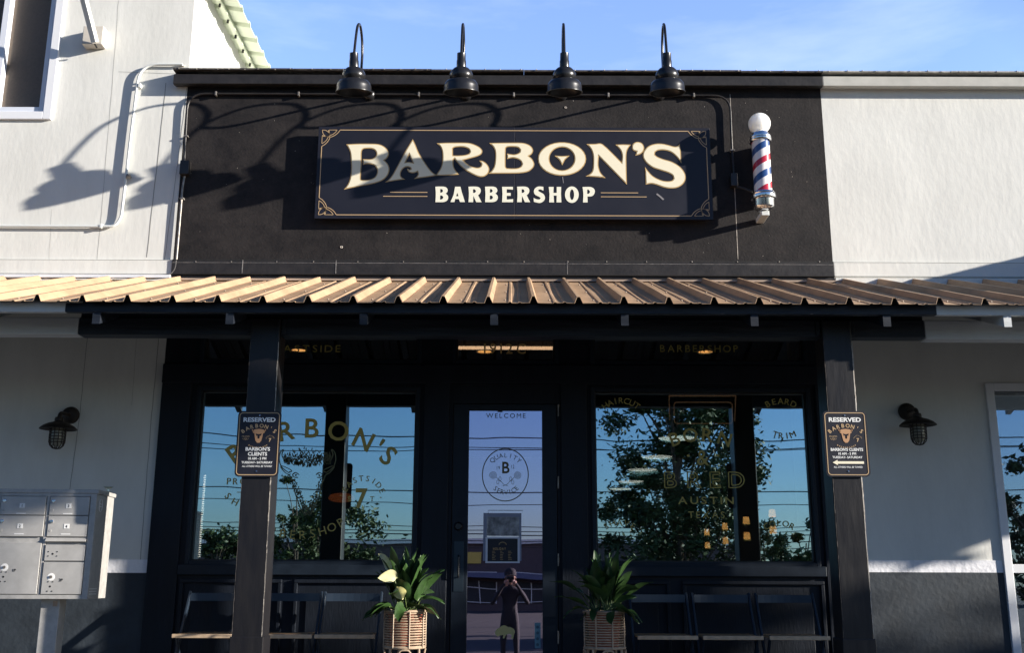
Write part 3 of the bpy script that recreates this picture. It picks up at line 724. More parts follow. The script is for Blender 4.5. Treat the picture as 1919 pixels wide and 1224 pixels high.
# posts
def post(cpx, label):
    cx = ax(cpx, 635, -1.6); t_ = thing('porch_post', label, 'post', (cx,-1.5,0), group='black timber posts of the canopy')
    m_ = MB(); w = .103
    m_.box(cx-w, cx+w, -1.603, -1.40, .0, az(598,-1.60))
    m_.build('shaft', 'wood_black', t_, bevel=.009)
    m_ = MB(); m_.box(cx-w+.012, cx+w-.012, -1.598, -1.567, az(636,-1.6), az(603,-1.6)+.0); 
    for s in (-1,1):
        m2 = MB(); m2.box(cx+s*(w+.004), cx+s*(w+.034), -1.575, -1.45, zbm0+.01, zbm1-.012); m2.build('cleat', 'beam_black', t_, bevel=.004)
    for ex, wd, md in ((cx+w-.004,.0065,'worn_edge'),(cx-w+.004,.003,'worn_dark')):
        m_ = MB(); P = []; top = az(636,-1.6); z_ = .28
        while z_ < top:
            P.append((ex+random.uniform(-.0016,.0016), z_)); z_ += random.uniform(.02,.06)
        seg = []; 
        for i in range(len(P)-1):
            f_ = wd*random.uniform(.35,1.25)*(1.0 if P[i][1] > 1.25 or md == 'worn_dark' else .55)
            m_.add([(P[i][0]-f_/2,-1.6045,P[i][1]),(P[i][0]+f_/2,-1.6045,P[i][1]),(P[i+1][0]+f_/2,-1.6045,P[i+1][1]),(P[i+1][0]-f_/2,-1.6045,P[i+1][1])], [(0,1,2,3)])
        m_.build('worn_paint', md, t_)
    BOX('base_trim', 'wood_black', t_, cx-w-.008, cx+w+.008, -1.611, -1.392, .0, az(1196,-1.6), bevel=.005)
    return cx
cxl = post(496.5, 'black timber post of the left side, in front of the left window')
cxr = post(1569, 'black timber post of the right side, beside the pale blue wall')

post(2640, 'black timber post farther right, beyond the right neighbour window')
# ------------------------------------------------------------------ main shop sign
SY = -.09
sg = thing('shop_sign', 'wide dark shop sign with cream and gold lettering on the black wall', 'sign', tuple(at(963,325,SY)))
tl, br = at(597,234.5,SY), at(1334,411,SY); xs0 = ax(593.5,320,SY); xs1 = ax(1333,320,SY); zs0, zs1 = at(960,410.5,SY).z, at(960,238,SY).z
xm = ax(965,320,SY)
m_ = MB(); m_.box(xs0, xm-.0015, SY, SY+.03, zs0, zs1); m_.box(xm+.0015, xs1, SY, SY+.03, zs0+.001, zs1-.001); m_.build('board', 'sign_black', sg, bevel=.002)
m_ = MB()
for u in (xs0+.3, xm-.6, xm+.6, xs1-.3): m_.box(u-.02, u+.02, SY+.031, -.001, zs0+.05, zs1-.05)
m_.build('mount_rail', 'dark_hole', sg)
LY = SY-.0025
b_ = MB(); i_ = .034; X0, X1, Z0, Z1 = xs0+i_, xs1-i_, zs0+i_, zs1-i_; cl = .158; w = .0075
ribbon(b_, [(X0+cl,Z1),(X1-cl,Z1)], w, LY); ribbon(b_, [(X0+cl,Z0),(X1-cl,Z0)], w, LY); ribbon(b_, [(X0,Z0+cl),(X0,Z1-cl)], w, LY); ribbon(b_, [(X1,Z0+cl),(X1,Z1-cl)], w, LY)
for sx, sz, cx, cz in ((1,-1,X0,Z1),(-1,-1,X1,Z1),(1,1,X0,Z0),(-1,1,X1,Z0)):
    k = .158/340.0
    def C(pts, sw=False): return [(v.x, v.y) for v in smooth_pts([(cx+sx*(b if sw else a)*k, cz+sz*(a if sw else b)*k, 0) for a, b in pts], 5)]
    for sw in (False, True):
        ribbon(b_, C([(340,0),(300,60),(240,112),(170,145),(90,138),(0,112)], sw), w*.85, LY)
        ribbon(b_, C([(285,0),(245,55),(195,95),(140,112)], sw), w*.75, LY)
        ribbon(b_, C([(0,0),(70,12),(125,60),(140,115)], sw), w*.75, LY)
        ribbon(b_, [(cx+sx*a*k, cz+sz*b*k) for a, b in ((([(285,0),(130,0),(142,110)]) if not sw else ([(0,285),(0,130),(110,142)])))], w*.75, LY)
b_.build('gold_border', 'gold_line', sg)
def loop(pts, ox, oy, s, sm=True):
    P = [(ox+a/s, oy+b/s) for a, b in pts]
    if sm: P = cat2(P, 4)
    return [(at(a,b,LY).x, at(a,b,LY).z) for a, b in P]
A_ = (640,250,10.2); B_ = (800,250,10.2); C_ = (940,250,10.2); D_ = (1080,250,8.723)
BIG = [
 [loop([(90,205),(250,196),(400,192),(640,195),(740,210),(820,250),(880,310),(907,380),(890,440),(855,488),(818,512),(870,560),(905,620),(917,685),(905,750),(870,820),(800,885),(720,925),(600,960),(400,1000),(200,1037),(45,1072),(110,990),(155,890),(177,780),(185,640),(180,500),(175,420),(160,340),(125,262)], *A_),
  loop([(385,380),(398,318),(430,292),(500,285),(580,290),(640,320),(668,380),(655,430),(610,470),(540,490),(410,487),(410,602),(470,582),(540,580),(620,602),(665,650),(682,712),(670,780),(630,838),(560,872),(470,888),(390,888),(368,865),(376,700),(385,560)], *A_)],
 [loop([(1362,105),(1410,200),(1480,370),(1560,500),(1632,610),(1690,690),(1762,760),(1845,800),(1640,832),(1500,850),(1380,868),(1430,830),(1462,780),(1452,728),(1400,752),(1340,756),(1285,735),(1252,685),(1262,668),(1300,690),(1325,680),(1315,655),(1270,638),(1220,645),(1170,680),(1140,730),(1130,790),(1150,835),(1215,875),(1100,890),(960,912),(830,935),(900,880),(960,810),(1010,725),(1100,560),(1200,370),(1290,220)], *A_),
  loop([(1297,400),(1225,550),(1290,540),(1362,556)], *A_, sm=False)],
 [loop([(185,185),(350,175),(500,173),(780,175),(900,205),(1000,255),(1050,305),(1062,350),(1035,400),(960,438),(850,470),(700,510),(750,562),(820,610),(900,642),(980,652),(1030,628),(1045,580),(1000,515),(1060,522),(1125,560),(1175,620),(1195,690),(1170,765),(1110,815),(1040,830),(960,815),(860,770),(740,700),(640,620),(575,545),(530,480),(508,505),(508,600),(535,680),(612,785),(400,800),(165,806),(225,720),(270,640),(295,540),(300,430),(290,330),(255,245)], *B_),
  loop([(498,285),(535,263),(650,253),(740,265),(805,300),(825,345),(800,385),(720,410),(600,420),(500,418)], *B_)],
 [loop([(-238,180),(0,175),(200,173),(380,175),(480,195),(560,240),(600,300),(600,350),(570,400),(522,430),(580,480),(615,540),(627,590),(605,650),(540,712),(450,745),(300,762),(0,765),(-250,767),(-185,705),(-140,620),(-122,500),(-120,380),(-135,300),(-175,235)], *C_),
  loop([(82,290),(110,258),(220,252),(310,265),(355,310),(345,355),(300,385),(230,400),(105,380),(105,487),(200,465),(290,480),(360,520),(392,580),(365,632),(300,662),(200,667),(100,662),(78,630)], *C_)],
 [loop(ell(1155,485,462,322,30), *C_, sm=False), loop(ell(1155,482,240,222,28), *C_, sm=False)],
 [loop([(1010,420),(1155,430),(1305,420),(1215,500),(1160,607),(1100,500)], *C_, sm=False)],
 [loop([(165,170),(300,168),(430,172),(740,470),(748,360),(720,270),(640,180),(770,176),(895,180),(840,260),(820,350),(820,500),(824,700),(828,838),(780,790),(370,370),(362,500),(375,580),(405,650),(480,728),(330,710),(150,700),(235,650),(270,580),(277,400),(260,300),(220,225)], *D_)],
 [loop([(910,230),(920,180),(960,145),(1010,135),(1070,155),(1105,205),(1110,250),(1090,300),(1040,340),(965,362),(985,292),(940,280),(915,255)], *D_)],
 [loop([(1690,172),(1710,300),(1716,492),(1680,430),(1620,360),(1540,300),(1440,272),(1340,275),(1290,305),(1285,345),(1330,380),(1430,420),(1550,455),(1660,515),(1740,590),(1785,680),(1780,770),(1730,840),(1650,885),(1540,897),(1430,880),(1300,835),(1220,820),(1135,834),(1128,680),(1124,545),(1180,620),(1260,700),(1380,760),(1480,780),(1560,770),(1592,735),(1570,680),(1500,640),(1380,600),(1260,560),(1170,500),(1110,430),(1087,360),(1110,280),(1180,205),(1290,167),(1400,165),(1500,185),(1600,212),(1650,207)], *D_)],
]
o1 = MB(); o2 = MB()
for loops in BIG: put_shape(o1, loops, LY); put_shape(o2, loops, LY-.002, -.0085)
o1.build('letter_outline', 'gold', sg); o2.build('letter_face', 'cream', sg)
E_ = (800,330,12.0); F_ = (960,330,12.0)
sh = lambda pts, d: [(a+d, b) for a, b in pts]
bO = [(190,235),(290,232),(380,234),(440,257),(468,310),(455,360),(420,388),(462,425),(480,475),(465,530),(420,568),(350,583),(192,583),(200,400)]
bH = [[(300,290),(340,294),(365,328),(340,365),(300,370)], [(300,432),(345,437),(372,475),(345,518),(294,525)]]
rO = [(935,235),(1030,232),(1130,236),(1190,265),(1212,322),(1195,385),(1150,428),(1230,583),(1110,583),(1045,440),(1040,583),(935,583),(945,400)]
rH = [(1038,292),(1080,296),(1105,335),(1080,370),(1038,375)]
SM = [
 [loop(bO,*E_)]+[loop(h,*E_) for h in bH],
 [loop([(635,235),(755,235),(780,340),(855,581),(745,581),(720,515),(635,512),(620,581),(530,581),(600,420)],*E_,sm=False), loop([(685,370),(655,450),(710,450)],*E_,sm=False)],
 [loop(rO,*E_), loop(rH,*E_)],
 [loop(sh(bO,1117),*E_)]+[loop(sh(h,1117),*E_) for h in bH],
 [loop([(1690,238),(1935,238),(1935,302),(1795,290),(1795,375),(1885,375),(1885,440),(1795,440),(1795,525),(1940,515),(1938,584),(1690,584),(1700,400)],*E_,sm=False)],
 [loop(sh(rO,-827),*F_), loop(sh(rH,-827),*F_)],
 [loop([(700,240),(700,325),(640,298),(590,302),(580,325),(620,355),(700,400),(735,470),(720,540),(660,590),(590,600),(485,575),(480,490),(560,522),(620,520),(640,490),(600,460),(520,420),(487,360),(500,290),(560,240),(630,230)],*F_)],
 [loop([(820,240),(930,240),(925,375),(1000,375),(1000,240),(1100,240),(1095,400),(1105,588),(995,588),(1000,435),(930,435),(940,588),(830,588),(838,400)],*F_,sm=False)],
 [loop(ell(1340,415,155,186,26),*F_,sm=False), loop(ell(1342,415,48,120,20),*F_,sm=False)],
 [loop([(1580,242),(1670,240),(1760,242),(1830,275),(1858,340),(1830,420),(1770,453),(1690,455),(1695,590),(1590,590),(1598,400)],*F_), loop([(1685,300),(1722,305),(1752,350),(1725,392),(1685,398)],*F_)],
]
o3 = MB()
for loops in SM: put_shape(o3, loops, LY)
o3.build('small_lettering', 'ivory', sg)
o4 = MB()
for (a, b, y_) in ((731,801,360),(718,801,367.5),(1126,1196,361),(1126,1212,368.5)):
    p, q = at(a,y_,LY), at(b,y_,LY); ribbon(o4, [(p.x,p.z),(q.x,p.z)], .0065, LY)
o4.build('gold_rule', 'gold_line', sg)
sc_ = MB()
q = at(1237,368,LY); ribbon(sc_, [(q.x-.03,q.z+.025),(q.x,q.z),(q.x+.03,q.z-.03)], .016, LY)
q = at(1055,337,LY); ribbon(sc_, [(q.x-.003,q.z+.03),(q.x+.004,q.z-.03)], .006, LY)
sc_.build('scuff', mat('scuff', (.22,.21,.22), .8), sg)

# ------------------------------------------------------------------ gooseneck lamps
def gooseneck():
    d = .80
    t_ = thing('gooseneck_lamp', 'x', 'wall lamp', (0,0,0), group='black gooseneck lamps over the sign')
    zm = 0; zrim = -.345; yr = -d
    pts = [(0,-.02,zm),(0,-.20,zm),(0,-.36,zm+.0),(0,-.435,zm+.05),(0,-.43,zm+.12),(0,-.43,zm+.20),(0,-.47,zm+.31),(0,-.58,zm+.375),(0,-.69,zm+.31),(0,-.75,zm+.17),(0,-d,zm-.02)]
    MB().tube(smooth_pts(pts, 6), .0115, 12).build('arm', 'lamp_black', t_, smooth=True, local=True)
    m_ = MB(); m_.lathe([(.0,.05),(.03,.048),(.05,.035),(.058,.015),(.06,.0)], (0,-.001,zm), 28, axis='y'); m_.build('wall_mount', 'lamp_black', t_, smooth=True, local=True)
    pr = [(.001,.335),(.036,.335),(.037,.275),(.040,.27),(.041,.215),(.062,.207),(.084,.185),(.097,.155),(.096,.130),(.087,.113),(.090,.109),(.120,.099),(.138,.078),(.146,.050),(.145,.020),(.153,.004),(.153,0.),(.141,0.),(.139,.035),(.105,.085),(.08,.11),(.03,.19)]
    TL = Matrix.Translation((0,-d,-.03)) @ Matrix.Rotation(R(12), 4, 'X') @ Matrix.Translation((0,d,.03))
    def tl(mb): mb.v = [tuple(TL @ Vector(v)) for v in mb.v]; return mb
    o = tl(MB().lathe(pr, (0,yr,zrim), 40)).build('shade', 'lamp_black', t_, smooth=True, local=True)
    tl(MB().lathe([(.0,.04),(.02,.045),(.032,.07),(.03,.10),(.015,.13),(.013,.16)], (0,yr,zrim), 20)).build('bulb', 'bulb', o, smooth=True, local=True)
    return t_
proto = gooseneck(); kids = []
def copy_tree(o, parent=None):
    c = o.copy(); COL.objects.link(c); c.parent = parent
    for ch in list(o.children): copy_tree(ch, c)
    return c
glabels = ['black gooseneck lamp over the left end of the sign, leftmost of four', 'black gooseneck lamp above the first letters R and B, second from the left',
           'black gooseneck lamp above the letters O and N, third from the left', 'black gooseneck lamp nearest the barber pole, rightmost of four']
for i, px in enumerate((692,873,1052,1235)):
    o = proto if i == 0 else copy_tree(proto)
    c = at(px,178,0); o.location = (c.x + (.0), 0, c.z); o['label'] = glabels[i]
    tx = (662,864,1058,1251)[i]; target = at(tx,165,-.77).x
    o.rotation_euler.z = -math.atan2(c.x-target, .77)*-1 if False else math.atan2(target-c.x, .77)
# black conduit
CY = -.028
cd = thing('electrical_conduit', 'black conduit running below the cornice and down both sides of the sign', 'conduit', tuple(at(900,176,0)))
def P3(px, py, y=CY): q = at(px,py,y); return (q.x, y, q.z)
def line(name, mat_, par, pts, r, rad=.12): return MB().tube(rounded(pts, rad), r, 10).build(name, mat_, par, smooth=True)
zc_ = at(900,177,CY).z
def PL(px, py): q = at(px,py,CY); return (q.x, CY, q.z)
line('pipe', 'conduit_black', cd, [(at(692,177,CY).x,CY,zc_),(at(352,177,CY).x,CY,zc_),PL(345,305)], .0105, .16)
line('pipe', 'conduit_worn_lit_edge', cd, [PL(346,330),PL(342,352),PL(336,425),PL(328,516),(at(250,522,CY).x,CY,at(328,521.5,CY).z)], .0095, .10)
line('pipe', 'conduit_black', cd, [(at(692,177,CY).x+.002,CY,zc_),(at(1235,177,CY).x,CY,zc_)], .0095)
line('pipe', 'conduit_black', cd, [(at(1236,177,CY).x,CY,zc_),(at(1368,181,CY).x,CY,zc_),PL(1371,270),PL(1375,326)], .0095, .16)
for (a, b, c_, d_) in ((338,300,353,326),(1369,324,1383,348)):
    p, q = at(a,b,-.06), at(c_,d_,-.06); BOX('junction_box', 'conduit_black', cd, p.x, q.x, -.065, -.002, q.z, p.z, bevel=.004)
pp = at(1404,357,-.1)
line('flex_pipe', 'conduit_black', cd, [PL(1377,349),(at(1380,353,CY).x,-.05,at(1380,352,CY).z),(at(1392,352,-.08).x,-.09,at(1392,353,-.08).z),(at(1410,360,-.15).x,-.15,at(1410,359,-.15).z)], .011, .03)
cl_ = MB()
for px in (405,560,785,963,1140,1300):
    q = at(px,177,CY); cl_.box(q.x-.008, q.x+.008, -.045, -.002, zc_-.022, zc_+.018)
for px, py in ((349,255),(341,372),(1372,282)):
    q = at(px,py,CY); cl_.box(q.x-.018, q.x+.018, -.042, -.002, q.z-.008, q.z+.008)
cl_.build('pipe_clip', 'conduit_worn_lit_edge', cd, bevel=.002)
# white conduit on the left building
cw = thing('electrical_conduit', 'white painted conduit bending down the left wall', 'conduit', tuple(at(244,300,0)))
zz = at(300,120,CY).z
line('pipe', 'conduit_white', cw, [(at(342,121,CY).x,CY,zz),(at(262,121,CY).x,CY,zz),PL(246,245),PL(227,408),(at(215,424,CY).x,CY,at(110,424,CY).z),(XW0,CY,at(110,423,CY).z)], .0125, .18)
line('flex_pipe', 'conduit_worn_lit_edge', cw, [(at(336,121,CY).x,CY,zz+.001),(at(348,121,CY).x,CY+.06,zz),(at(354,128,0).x,.1,ZPAR+.01)], .013, .03)
cl_ = MB(); q = at(242,331,CY); cl_.lathe([(.02,0),(.022,.03),(.012,.05),(.001,.052)], (q.x,-.02,q.z), 12, axis='y')
cl_.build('pipe_clip', 'conduit_worn_lit_edge', cw, smooth=True)
cl_ = MB()
for px, py in ((190,424),(262,160)):
    q = at(px,py,CY); cl_.box(q.x-.01, q.x+.01, -.045, -.002, q.z-.02, q.z+.02)
cl_.build('pipe_saddle', 'conduit_white', cw, bevel=.002)
# small cable along the foot of the upper wall
tag(MB().tube(smooth_pts([P3(322,521,-.035),P3(290,525,-.06),P3(260,524.5,-.06),P3(215,523,-.06),P3(130,524,-.06),P3(0,526,-.06)],5), .006, 8).build('cable', 'conduit_white', smooth=True), 'thin pale cable lying along the foot of the upper left wall', 'cable')

# ------------------------------------------------------------------ barber pole
BY = -.20
bp_x = ax(1428,320,BY); bz0 = at(1430,392,BY).z
zc0, zc1 = at(1430,362,BY).z, at(1425,268,BY).z
bpo = thing('barber_pole', 'chrome barber pole with red white and blue stripes and white globe', 'barber pole', (bp_x,BY,bz0))
def LA(name, m, prof, par, seg=36): return MB().lathe(prof, (0,0,0), seg).build(name, m, par, smooth=True, local=True)
h0, h1 = zc0-bz0, zc1-bz0
LA('striped_cylinder', 'barber', [(.078,h0-.005),(.078,h1+.005)], bpo)
LA('base', 'chrome', [(.0,-.015),(.055,-.012),(.083,.004),(.090,.02),(.090,.075),(.094,.085),(.107,.09),(.110,.10),(.110,.115),(.104,.122),(.108,.13),(.104,.145),(.09,.152),(.080,h0+.0)], bpo)
LA('cap', 'chrome', [(.079,h1),(.093,h1+.004),(.100,h1+.014),(.100,h1+.028),(.094,h1+.034),(.098,h1+.042),(.096,h1+.055),(.084,h1+.06),(.080,h1+.085),(.062,h1+.094),(.05,h1+.10)], bpo)
rg = .098; gz = h1+.10+rg*.86
LA('globe', 'globe', [(max(.0005, rg*math.sin(PI*i/24)), gz-rg*math.cos(PI*i/24)) for i in range(25)], bpo)
m_ = MB(); m_.box(-.045,.045,.06,-BY-.001,h0-.06,h0-.02); m_.box(-.045,.045,.06,-BY-.001,h1-.0,h1+.04); m_.box(-.03,.03,.10,-BY-.002,h0-.06,h1); m_.build('wall_bracket', 'chrome', bpo, local=True, bevel=.003)
BOX('bottom_box', 'conduit_white', bpo, -.03,.038,-.02,-BY-.004,-.062,-.02, bevel=.004, local=True)

# ------------------------------------------------------------------ reserved signs on the posts
def reserved(cxp, cyp, second):
    Y = -1.618; c = at(cxp, cyp, Y); hw, hh = .150, .2265
    lab = 'black reserved parking sign with a cream arrow, on the right post' if second else 'black reserved parking sign without an arrow, on the left post'
    t_ = thing('parking_sign', lab, 'sign', (c.x,Y,c.z), group='reserved parking signs on the posts')
    def rr(w_, h_, r_): return [p for q in ((w_-r_,h_-r_,0),(-w_+r_,h_-r_,90),(-w_+r_,-h_+r_,180),(w_-r_,-h_+r_,270)) for p in arc_pts((q[0],q[1]), r_, q[2], q[2]+90, 6)]
    MB().prism(rr(hw,hh,.030), -.0025, .0, 'y').build('plate', 'sign_black', t_, local=True)
    y_ = -.0045
    m_ = MB(); ribbon(m_, rr(hw-.013,hh-.013,.022), .0055, y_, True)
    arc_text(m_, "BARBON'S", 0, -.049, .161, -39, 39, .027, y_, .025)
    arc_text(m_, 'BARBERSHOP', 0, .095, .127, -30, 30, .010, y_, .02, up=False)
    text(m_, 'PROPER', -.088, .046, .008, y_, .01, .054); arc_text(m_, 'SHARP', -.088, .056, .033, -42, 42, .008, y_, .01, up=False)
    arc_text(m_, 'EASTSIDE', .080, .026, .026, -66, 66, .007, y_, .01); text(m_, '7', .080, .014, .024, y_, .04); 
    ribbon(m_, [(-.098,.036),(-.078,.036)], .003, y_)
    if second:
        put_shape(m_, [[(-.105,-.130),(-.07,-.112),(-.07,-.1215),(.110,-.1215),(.110,-.1385),(-.07,-.1385),(-.07,-.148)]], y_)
    m_.build('gold_marking', 'cream' if False else 'gold_line', t_, local=True)
    if second:
        m2 = MB(); put_shape(m2, [[(-.105,-.130),(-.07,-.112),(-.07,-.1215),(.110,-.1215),(.110,-.1385),(-.07,-.1385),(-.07,-.148)]], y_-.001); m2.build('arrow', 'cream', t_, local=True)
    h_ = MB()                                             # bison head
    put_shape(h_, [[(-.043,.088),(-.030,.098),(0,.102),(.030,.098),(.043,.088),(.040,.075),(.030,.070),(.026,.045),(.020,.020),(.008,.006),(-.008,.006),(-.020,.020),(-.026,.045),(-.030,.070),(-.040,.075)],
                   [(-.020,.070),(-.006,.066),(.006,.066),(.020,.070),(.016,.052),(.009,.058),(.006,.034),(-.006,.034),(-.009,.058),(-.016,.052)]], y_)
    for s in (-1,1): ribbon(h_, [(s*.034,.082),(s*.046,.090),(s*.044,.102)], .005, y_)
    h_.build('bison_emblem', mat('emblem_tan', (.48,.27,.14), .5) if not second else bpy.data.materials['emblem_tan'], t_, local=True)
    w_ = MB()
    text(w_, 'RESERVED', 0, .152, .030, y_, .035, .222)
    if not second:
        text(w_, "BARBON'S", 0, -.048, .024, y_, .03, .168); text(w_, 'CLIENTS', 0, -.082, .024, y_, .03, .132)
        text(w_, '10 AM - 5 PM', 0, -.110, .017, y_, .028, .124); text(w_, 'TUESDAY- SATURDAY', 0, -.136, .015, y_, .025, .212)
        text(w_, 'ALL OTHERS WILL BE TOWED', 0, -.161, .013, y_, .008, .205, shear=.2)
    else:
        text(w_, "BARBON'S CLIENTS", 0, -.050, .020, y_, .03, .222); text(w_, '10 AM - 5 PM', 0, -.077, .017, y_, .028, .122)
        text(w_, 'TUESDAY- SATURDAY', 0, -.101, .015, y_, .025, .206); text(w_, 'ALL OTHERS WILL BE TOWED', 0, -.167, .013, y_, .010, .196)
    w_.build('white_lettering', 'white_paint', t_, local=True)
    s_ = MB()
    for z_ in (.195,-.190): s_.lathe([(.006,0),(.005,.003),(.001,.004)], (0,-.0025,z_), 10, axis='y')
    s_.build('bolt', 'chrome', t_, local=True)
    MB().box(-.02,.02,.0005,.0148,-.1,.1).build('spacer', 'dark_hole', t_, local=True)
reserved(484, 832, False); reserved(1586, 832, True)

# ------------------------------------------------------------------ caged wall lanterns
def lantern():
    t_ = thing('wall_lantern', 'x', 'wall lantern', (0,0,0), group='caged bronze wall lanterns')
    m_ = MB(); m_.lathe([(.0,.045),(.045,.042),(.068,.028),(.074,.008),(.074,0)], (0,-.001,0), 28, axis='y'); m_.build('wall_mount', 'bronze', t_, smooth=True, local=True)
    MB().tube(smooth_pts([(0,-.03,.0),(0,-.12,-.005),(0,-.19,-.012),(0,-.215,-.03),(0,-.22,-.065)],5), .017, 12).build('arm', 'bronze', t_, smooth=True, local=True)
    c = (0,-.22,-.125)
    MB().lathe([(.0,.078),(.030,.076),(.036,.06),(.034,.045),(.045,.036),(.085,.024),(.122,.004),(.146,-.018),(.148,-.024),(.140,-.022),(.085,.014),(.04,.02)], c, 36).build('shade', 'bronze', t_, smooth=True, local=True)
    cg = MB()
    for i in range(6):
        a = PI*i/6
        pts = [(math.cos(a)*.063*s, -.22+math.sin(a)*.063*s, -.14-h) for s, h in ((1,0),(1,.06),(.985,.11),(.85,.142),(.5,.165),(0,.172),(-.5,.165),(-.85,.142),(-.985,.11),(-1,.06),(-1,0))]
        cg.tube(pts, .0038, 6)
    for h in (.02,.045,.07,.095,.118): cg.tube([(math.cos(2*PI*i/20)*.0635, -.22+math.sin(2*PI*i/20)*.0635, -.14-h) for i in range(21)], .0034, 6, cap=False)
    cg.build('cage', 'bronze', t_, smooth=True, local=True)
    MB().lathe([(.046,0),(.05,-.05),(.049,-.10),(.040,-.13),(.022,-.148),(.0005,-.153)], (0,-.22,-.14), 24).build('globe', 'frosted', t_, smooth=True, local=True)
    return t_
lp = lantern(); l2 = copy_tree(lp)
lp.location = at(133,779,0); lp['label'] = 'caged bronze lantern on the white wall above the mailboxes'
l2.location = at(1699,772,0); l2['label'] = 'caged bronze lantern on the pale blue wall at the right'

# ------------------------------------------------------------------ cluster mailbox
mh = at(183,918,-1.25); WB, DB, HB = .69, .40, .76
mb_ = thing('cluster_mailbox', 'grey metal cluster mailbox on a square post at the left edge', 'mailbox', (mh.x,-1.25,mh.z-HB), rz=R(3.5))
# local frame: x from -WB to 0, y from 0 (front) to DB, z from 0 to HB
MB().box(-WB,0,.012,DB,0,HB-.03).build('cabinet', 'mail_grey', mb_, local=True, bevel=.004)
MB().box(-WB-.008,.010,-.004,DB+.01,HB-.029,HB).build('lid', 'mail_grey', mb_, local=True, bevel=.004)
fr = MB(); fr.box(-WB,-WB+.025,0,.0115,0,HB-.03); fr.box(-.042,0,0,.0115,0,HB-.03); fr.box(-WB+.0255,-.0425,0,.0115,0,.028); fr.box(-WB+.0255,-.0425,0,.0115,HB-.05,HB-.03); fr.box(-.345,-.325,.001,.0115,.0285,HB-.0505)
fr.build('front_frame', 'mail_grey', mb_, local=True, bevel=.002)
def mdoor(x0, x1, z0, z1, lbl):
    o = MB().box(x0+.004, x1-.004, -.006, .011, z0+.003, z1-.003).build('mail_door', 'mail_door', mb_, local=True, bevel=.002); return o
zd = [HB-.05, HB-.185, HB-.335]
for (x0, x1), nums in (((-WB+.026,-.346),('1','2')), ((-.324,-.043),('3','4'))):
    for k in range(2):
        o = mdoor(x0, x1, zd[k+1], zd[k], nums[k]); zc2 = (zd[k]+zd[k+1])/2; xc = (x0+x1)/2-.005
        MB().box(xc-.018, xc+.018, -.008, -.0061, zc2-.016, zc2+.016).build('number_label', 'label_white', o, local=True)
        t_ = MB(); text(t_, nums[k], xc, zc2-.010, .019, -.0095, .02); t_.build('number', 'print_black', o, local=True)
        t_ = MB(); t_.box(xc-.035, xc+.030, -.0075, -.0061, zc2-.058, zc2-.052); t_.build('name_strip', 'label_white', o, local=True)
        MB().lathe([(.013,0),(.012,.008),(.008,.010),(.001,.010)], (x0+.030,-.006,zc2+.032), 14, axis='y').build('lock', 'chrome', o, local=True)
        MB().lathe([(.009,0),(.008,.002),(.001,.002)], (x0+.026,-.006,zc2-.032), 14, axis='y').build('lock_plug', 'mail_grey', o, local=True)
def screws(mb2, x, z, w, h):
    for a in (-1,1):
        for b in (-1,1): mb2.lathe([(.0045,0),(.004,.002),(.0005,.002)], (x+a*w,-.0065,z+b*h), 8, axis='y')
for (x0, x1, z0, z1, num, lx, lz) in ((-WB+.026,-.346,.03,HB-.372,'1P',-.585,.215), (-.324,-.043,.03,.255,'2P',-.26,.15)):
    o = mdoor(x0, x1, z0, z1, num)
    t_ = MB(); text(t_, num, lx+.07, lz-.03, .020, -.0078, .02); t_.build('number', 'print_black', o, local=True)
    MB().lathe([(.026,0),(.025,.001),(.001,.0012)], (lx,-.006,lz), 24, axis='y').build('decal', 'label_white', o, local=True)
    MB().lathe([(.011,0),(.010,.007),(.001,.007)], (lx,-.006,lz), 14, axis='y').build('lock', 'conduit_worn_lit_edge', o, local=True)
    m2 = MB(); m2.lathe([(.007,.0),(.007,.001),(.001,.001)], (lx,-.0062,lz-.065), 10, axis='y'); screws(m2, lx, lz-.065, .016, .032); m2.build('key_hole', 'dark_hole', o, local=True)
o = mdoor(-.324,-.043,.258,HB-.385,'slot'); o.name = 'outgoing_slot'
m2 = MB(); m2.lathe([(.007,.0),(.007,.001),(.001,.001)], (-.265,-.0062,.308), 10, axis='y'); screws(m2, -.265,.308,.030,.015); m2.build('key_hole', 'dark_hole', o, local=True)
MB().box(-.31,-.06,.0,.0105,HB-.366,HB-.358).build('mail_slit', 'dark_hole', mb_, local=True)
MB().prism([(-.022,HB-.366),(-.001,HB-.340),(.0,HB-.340),(.0,HB-.366)], -.322, -.045, 'x').build('slot_hood', 'mail_door', mb_, local=True)
v_ = MB()
for r_ in range(3):
    for k in range(6): v_.box(.0002,.0012,.03+k*.026,.048+k*.026,.03+r_*.018,.036+r_*.018)
v_.build('vent', 'label_white', mb_, local=True)
v_ = MB(); ring = [(.10+.036*math.cos(2*PI*i/24), HB-.105+.045*math.sin(2*PI*i/24)) for i in range(25)]
for i in range(24):
    a, b = ring[i], ring[i+1]; v_.bar((.0015,a[0],a[1]),(.0015,b[0],b[1]), .003)
for dz in (-.012,.006): v_.box(.0005,.0018,.08,.12,HB-.105+dz,HB-.100+dz)
v_.build('round_decal', 'label_white', mb_, local=True)
MB().box(-.345,-.215,.09,.22,-.9,-.001).build('pedestal', 'mail_grey', mb_, local=True, bevel=.004)
MB().box(-.262,-.230,.0885,.0899,-.052,-.016).build('pedestal_tag', 'flash_tan', mb_, local=True)
# glass left on top of the mailbox
cu = at(208,924,-1.3); tag(MB().lathe([(.0,0),(.022,.0),(.024,.004),(.006,.008),(.006,.022),(.020,.028),(.034,.038),(.036,.040),(.030,.034),(.0,.026)], (mh.x-.02,-1.0,mh.z+.001), 24).build('small_dish', 'tumbler', smooth=True), 'small clear glass dish left on top of the mailbox', 'glass dish')

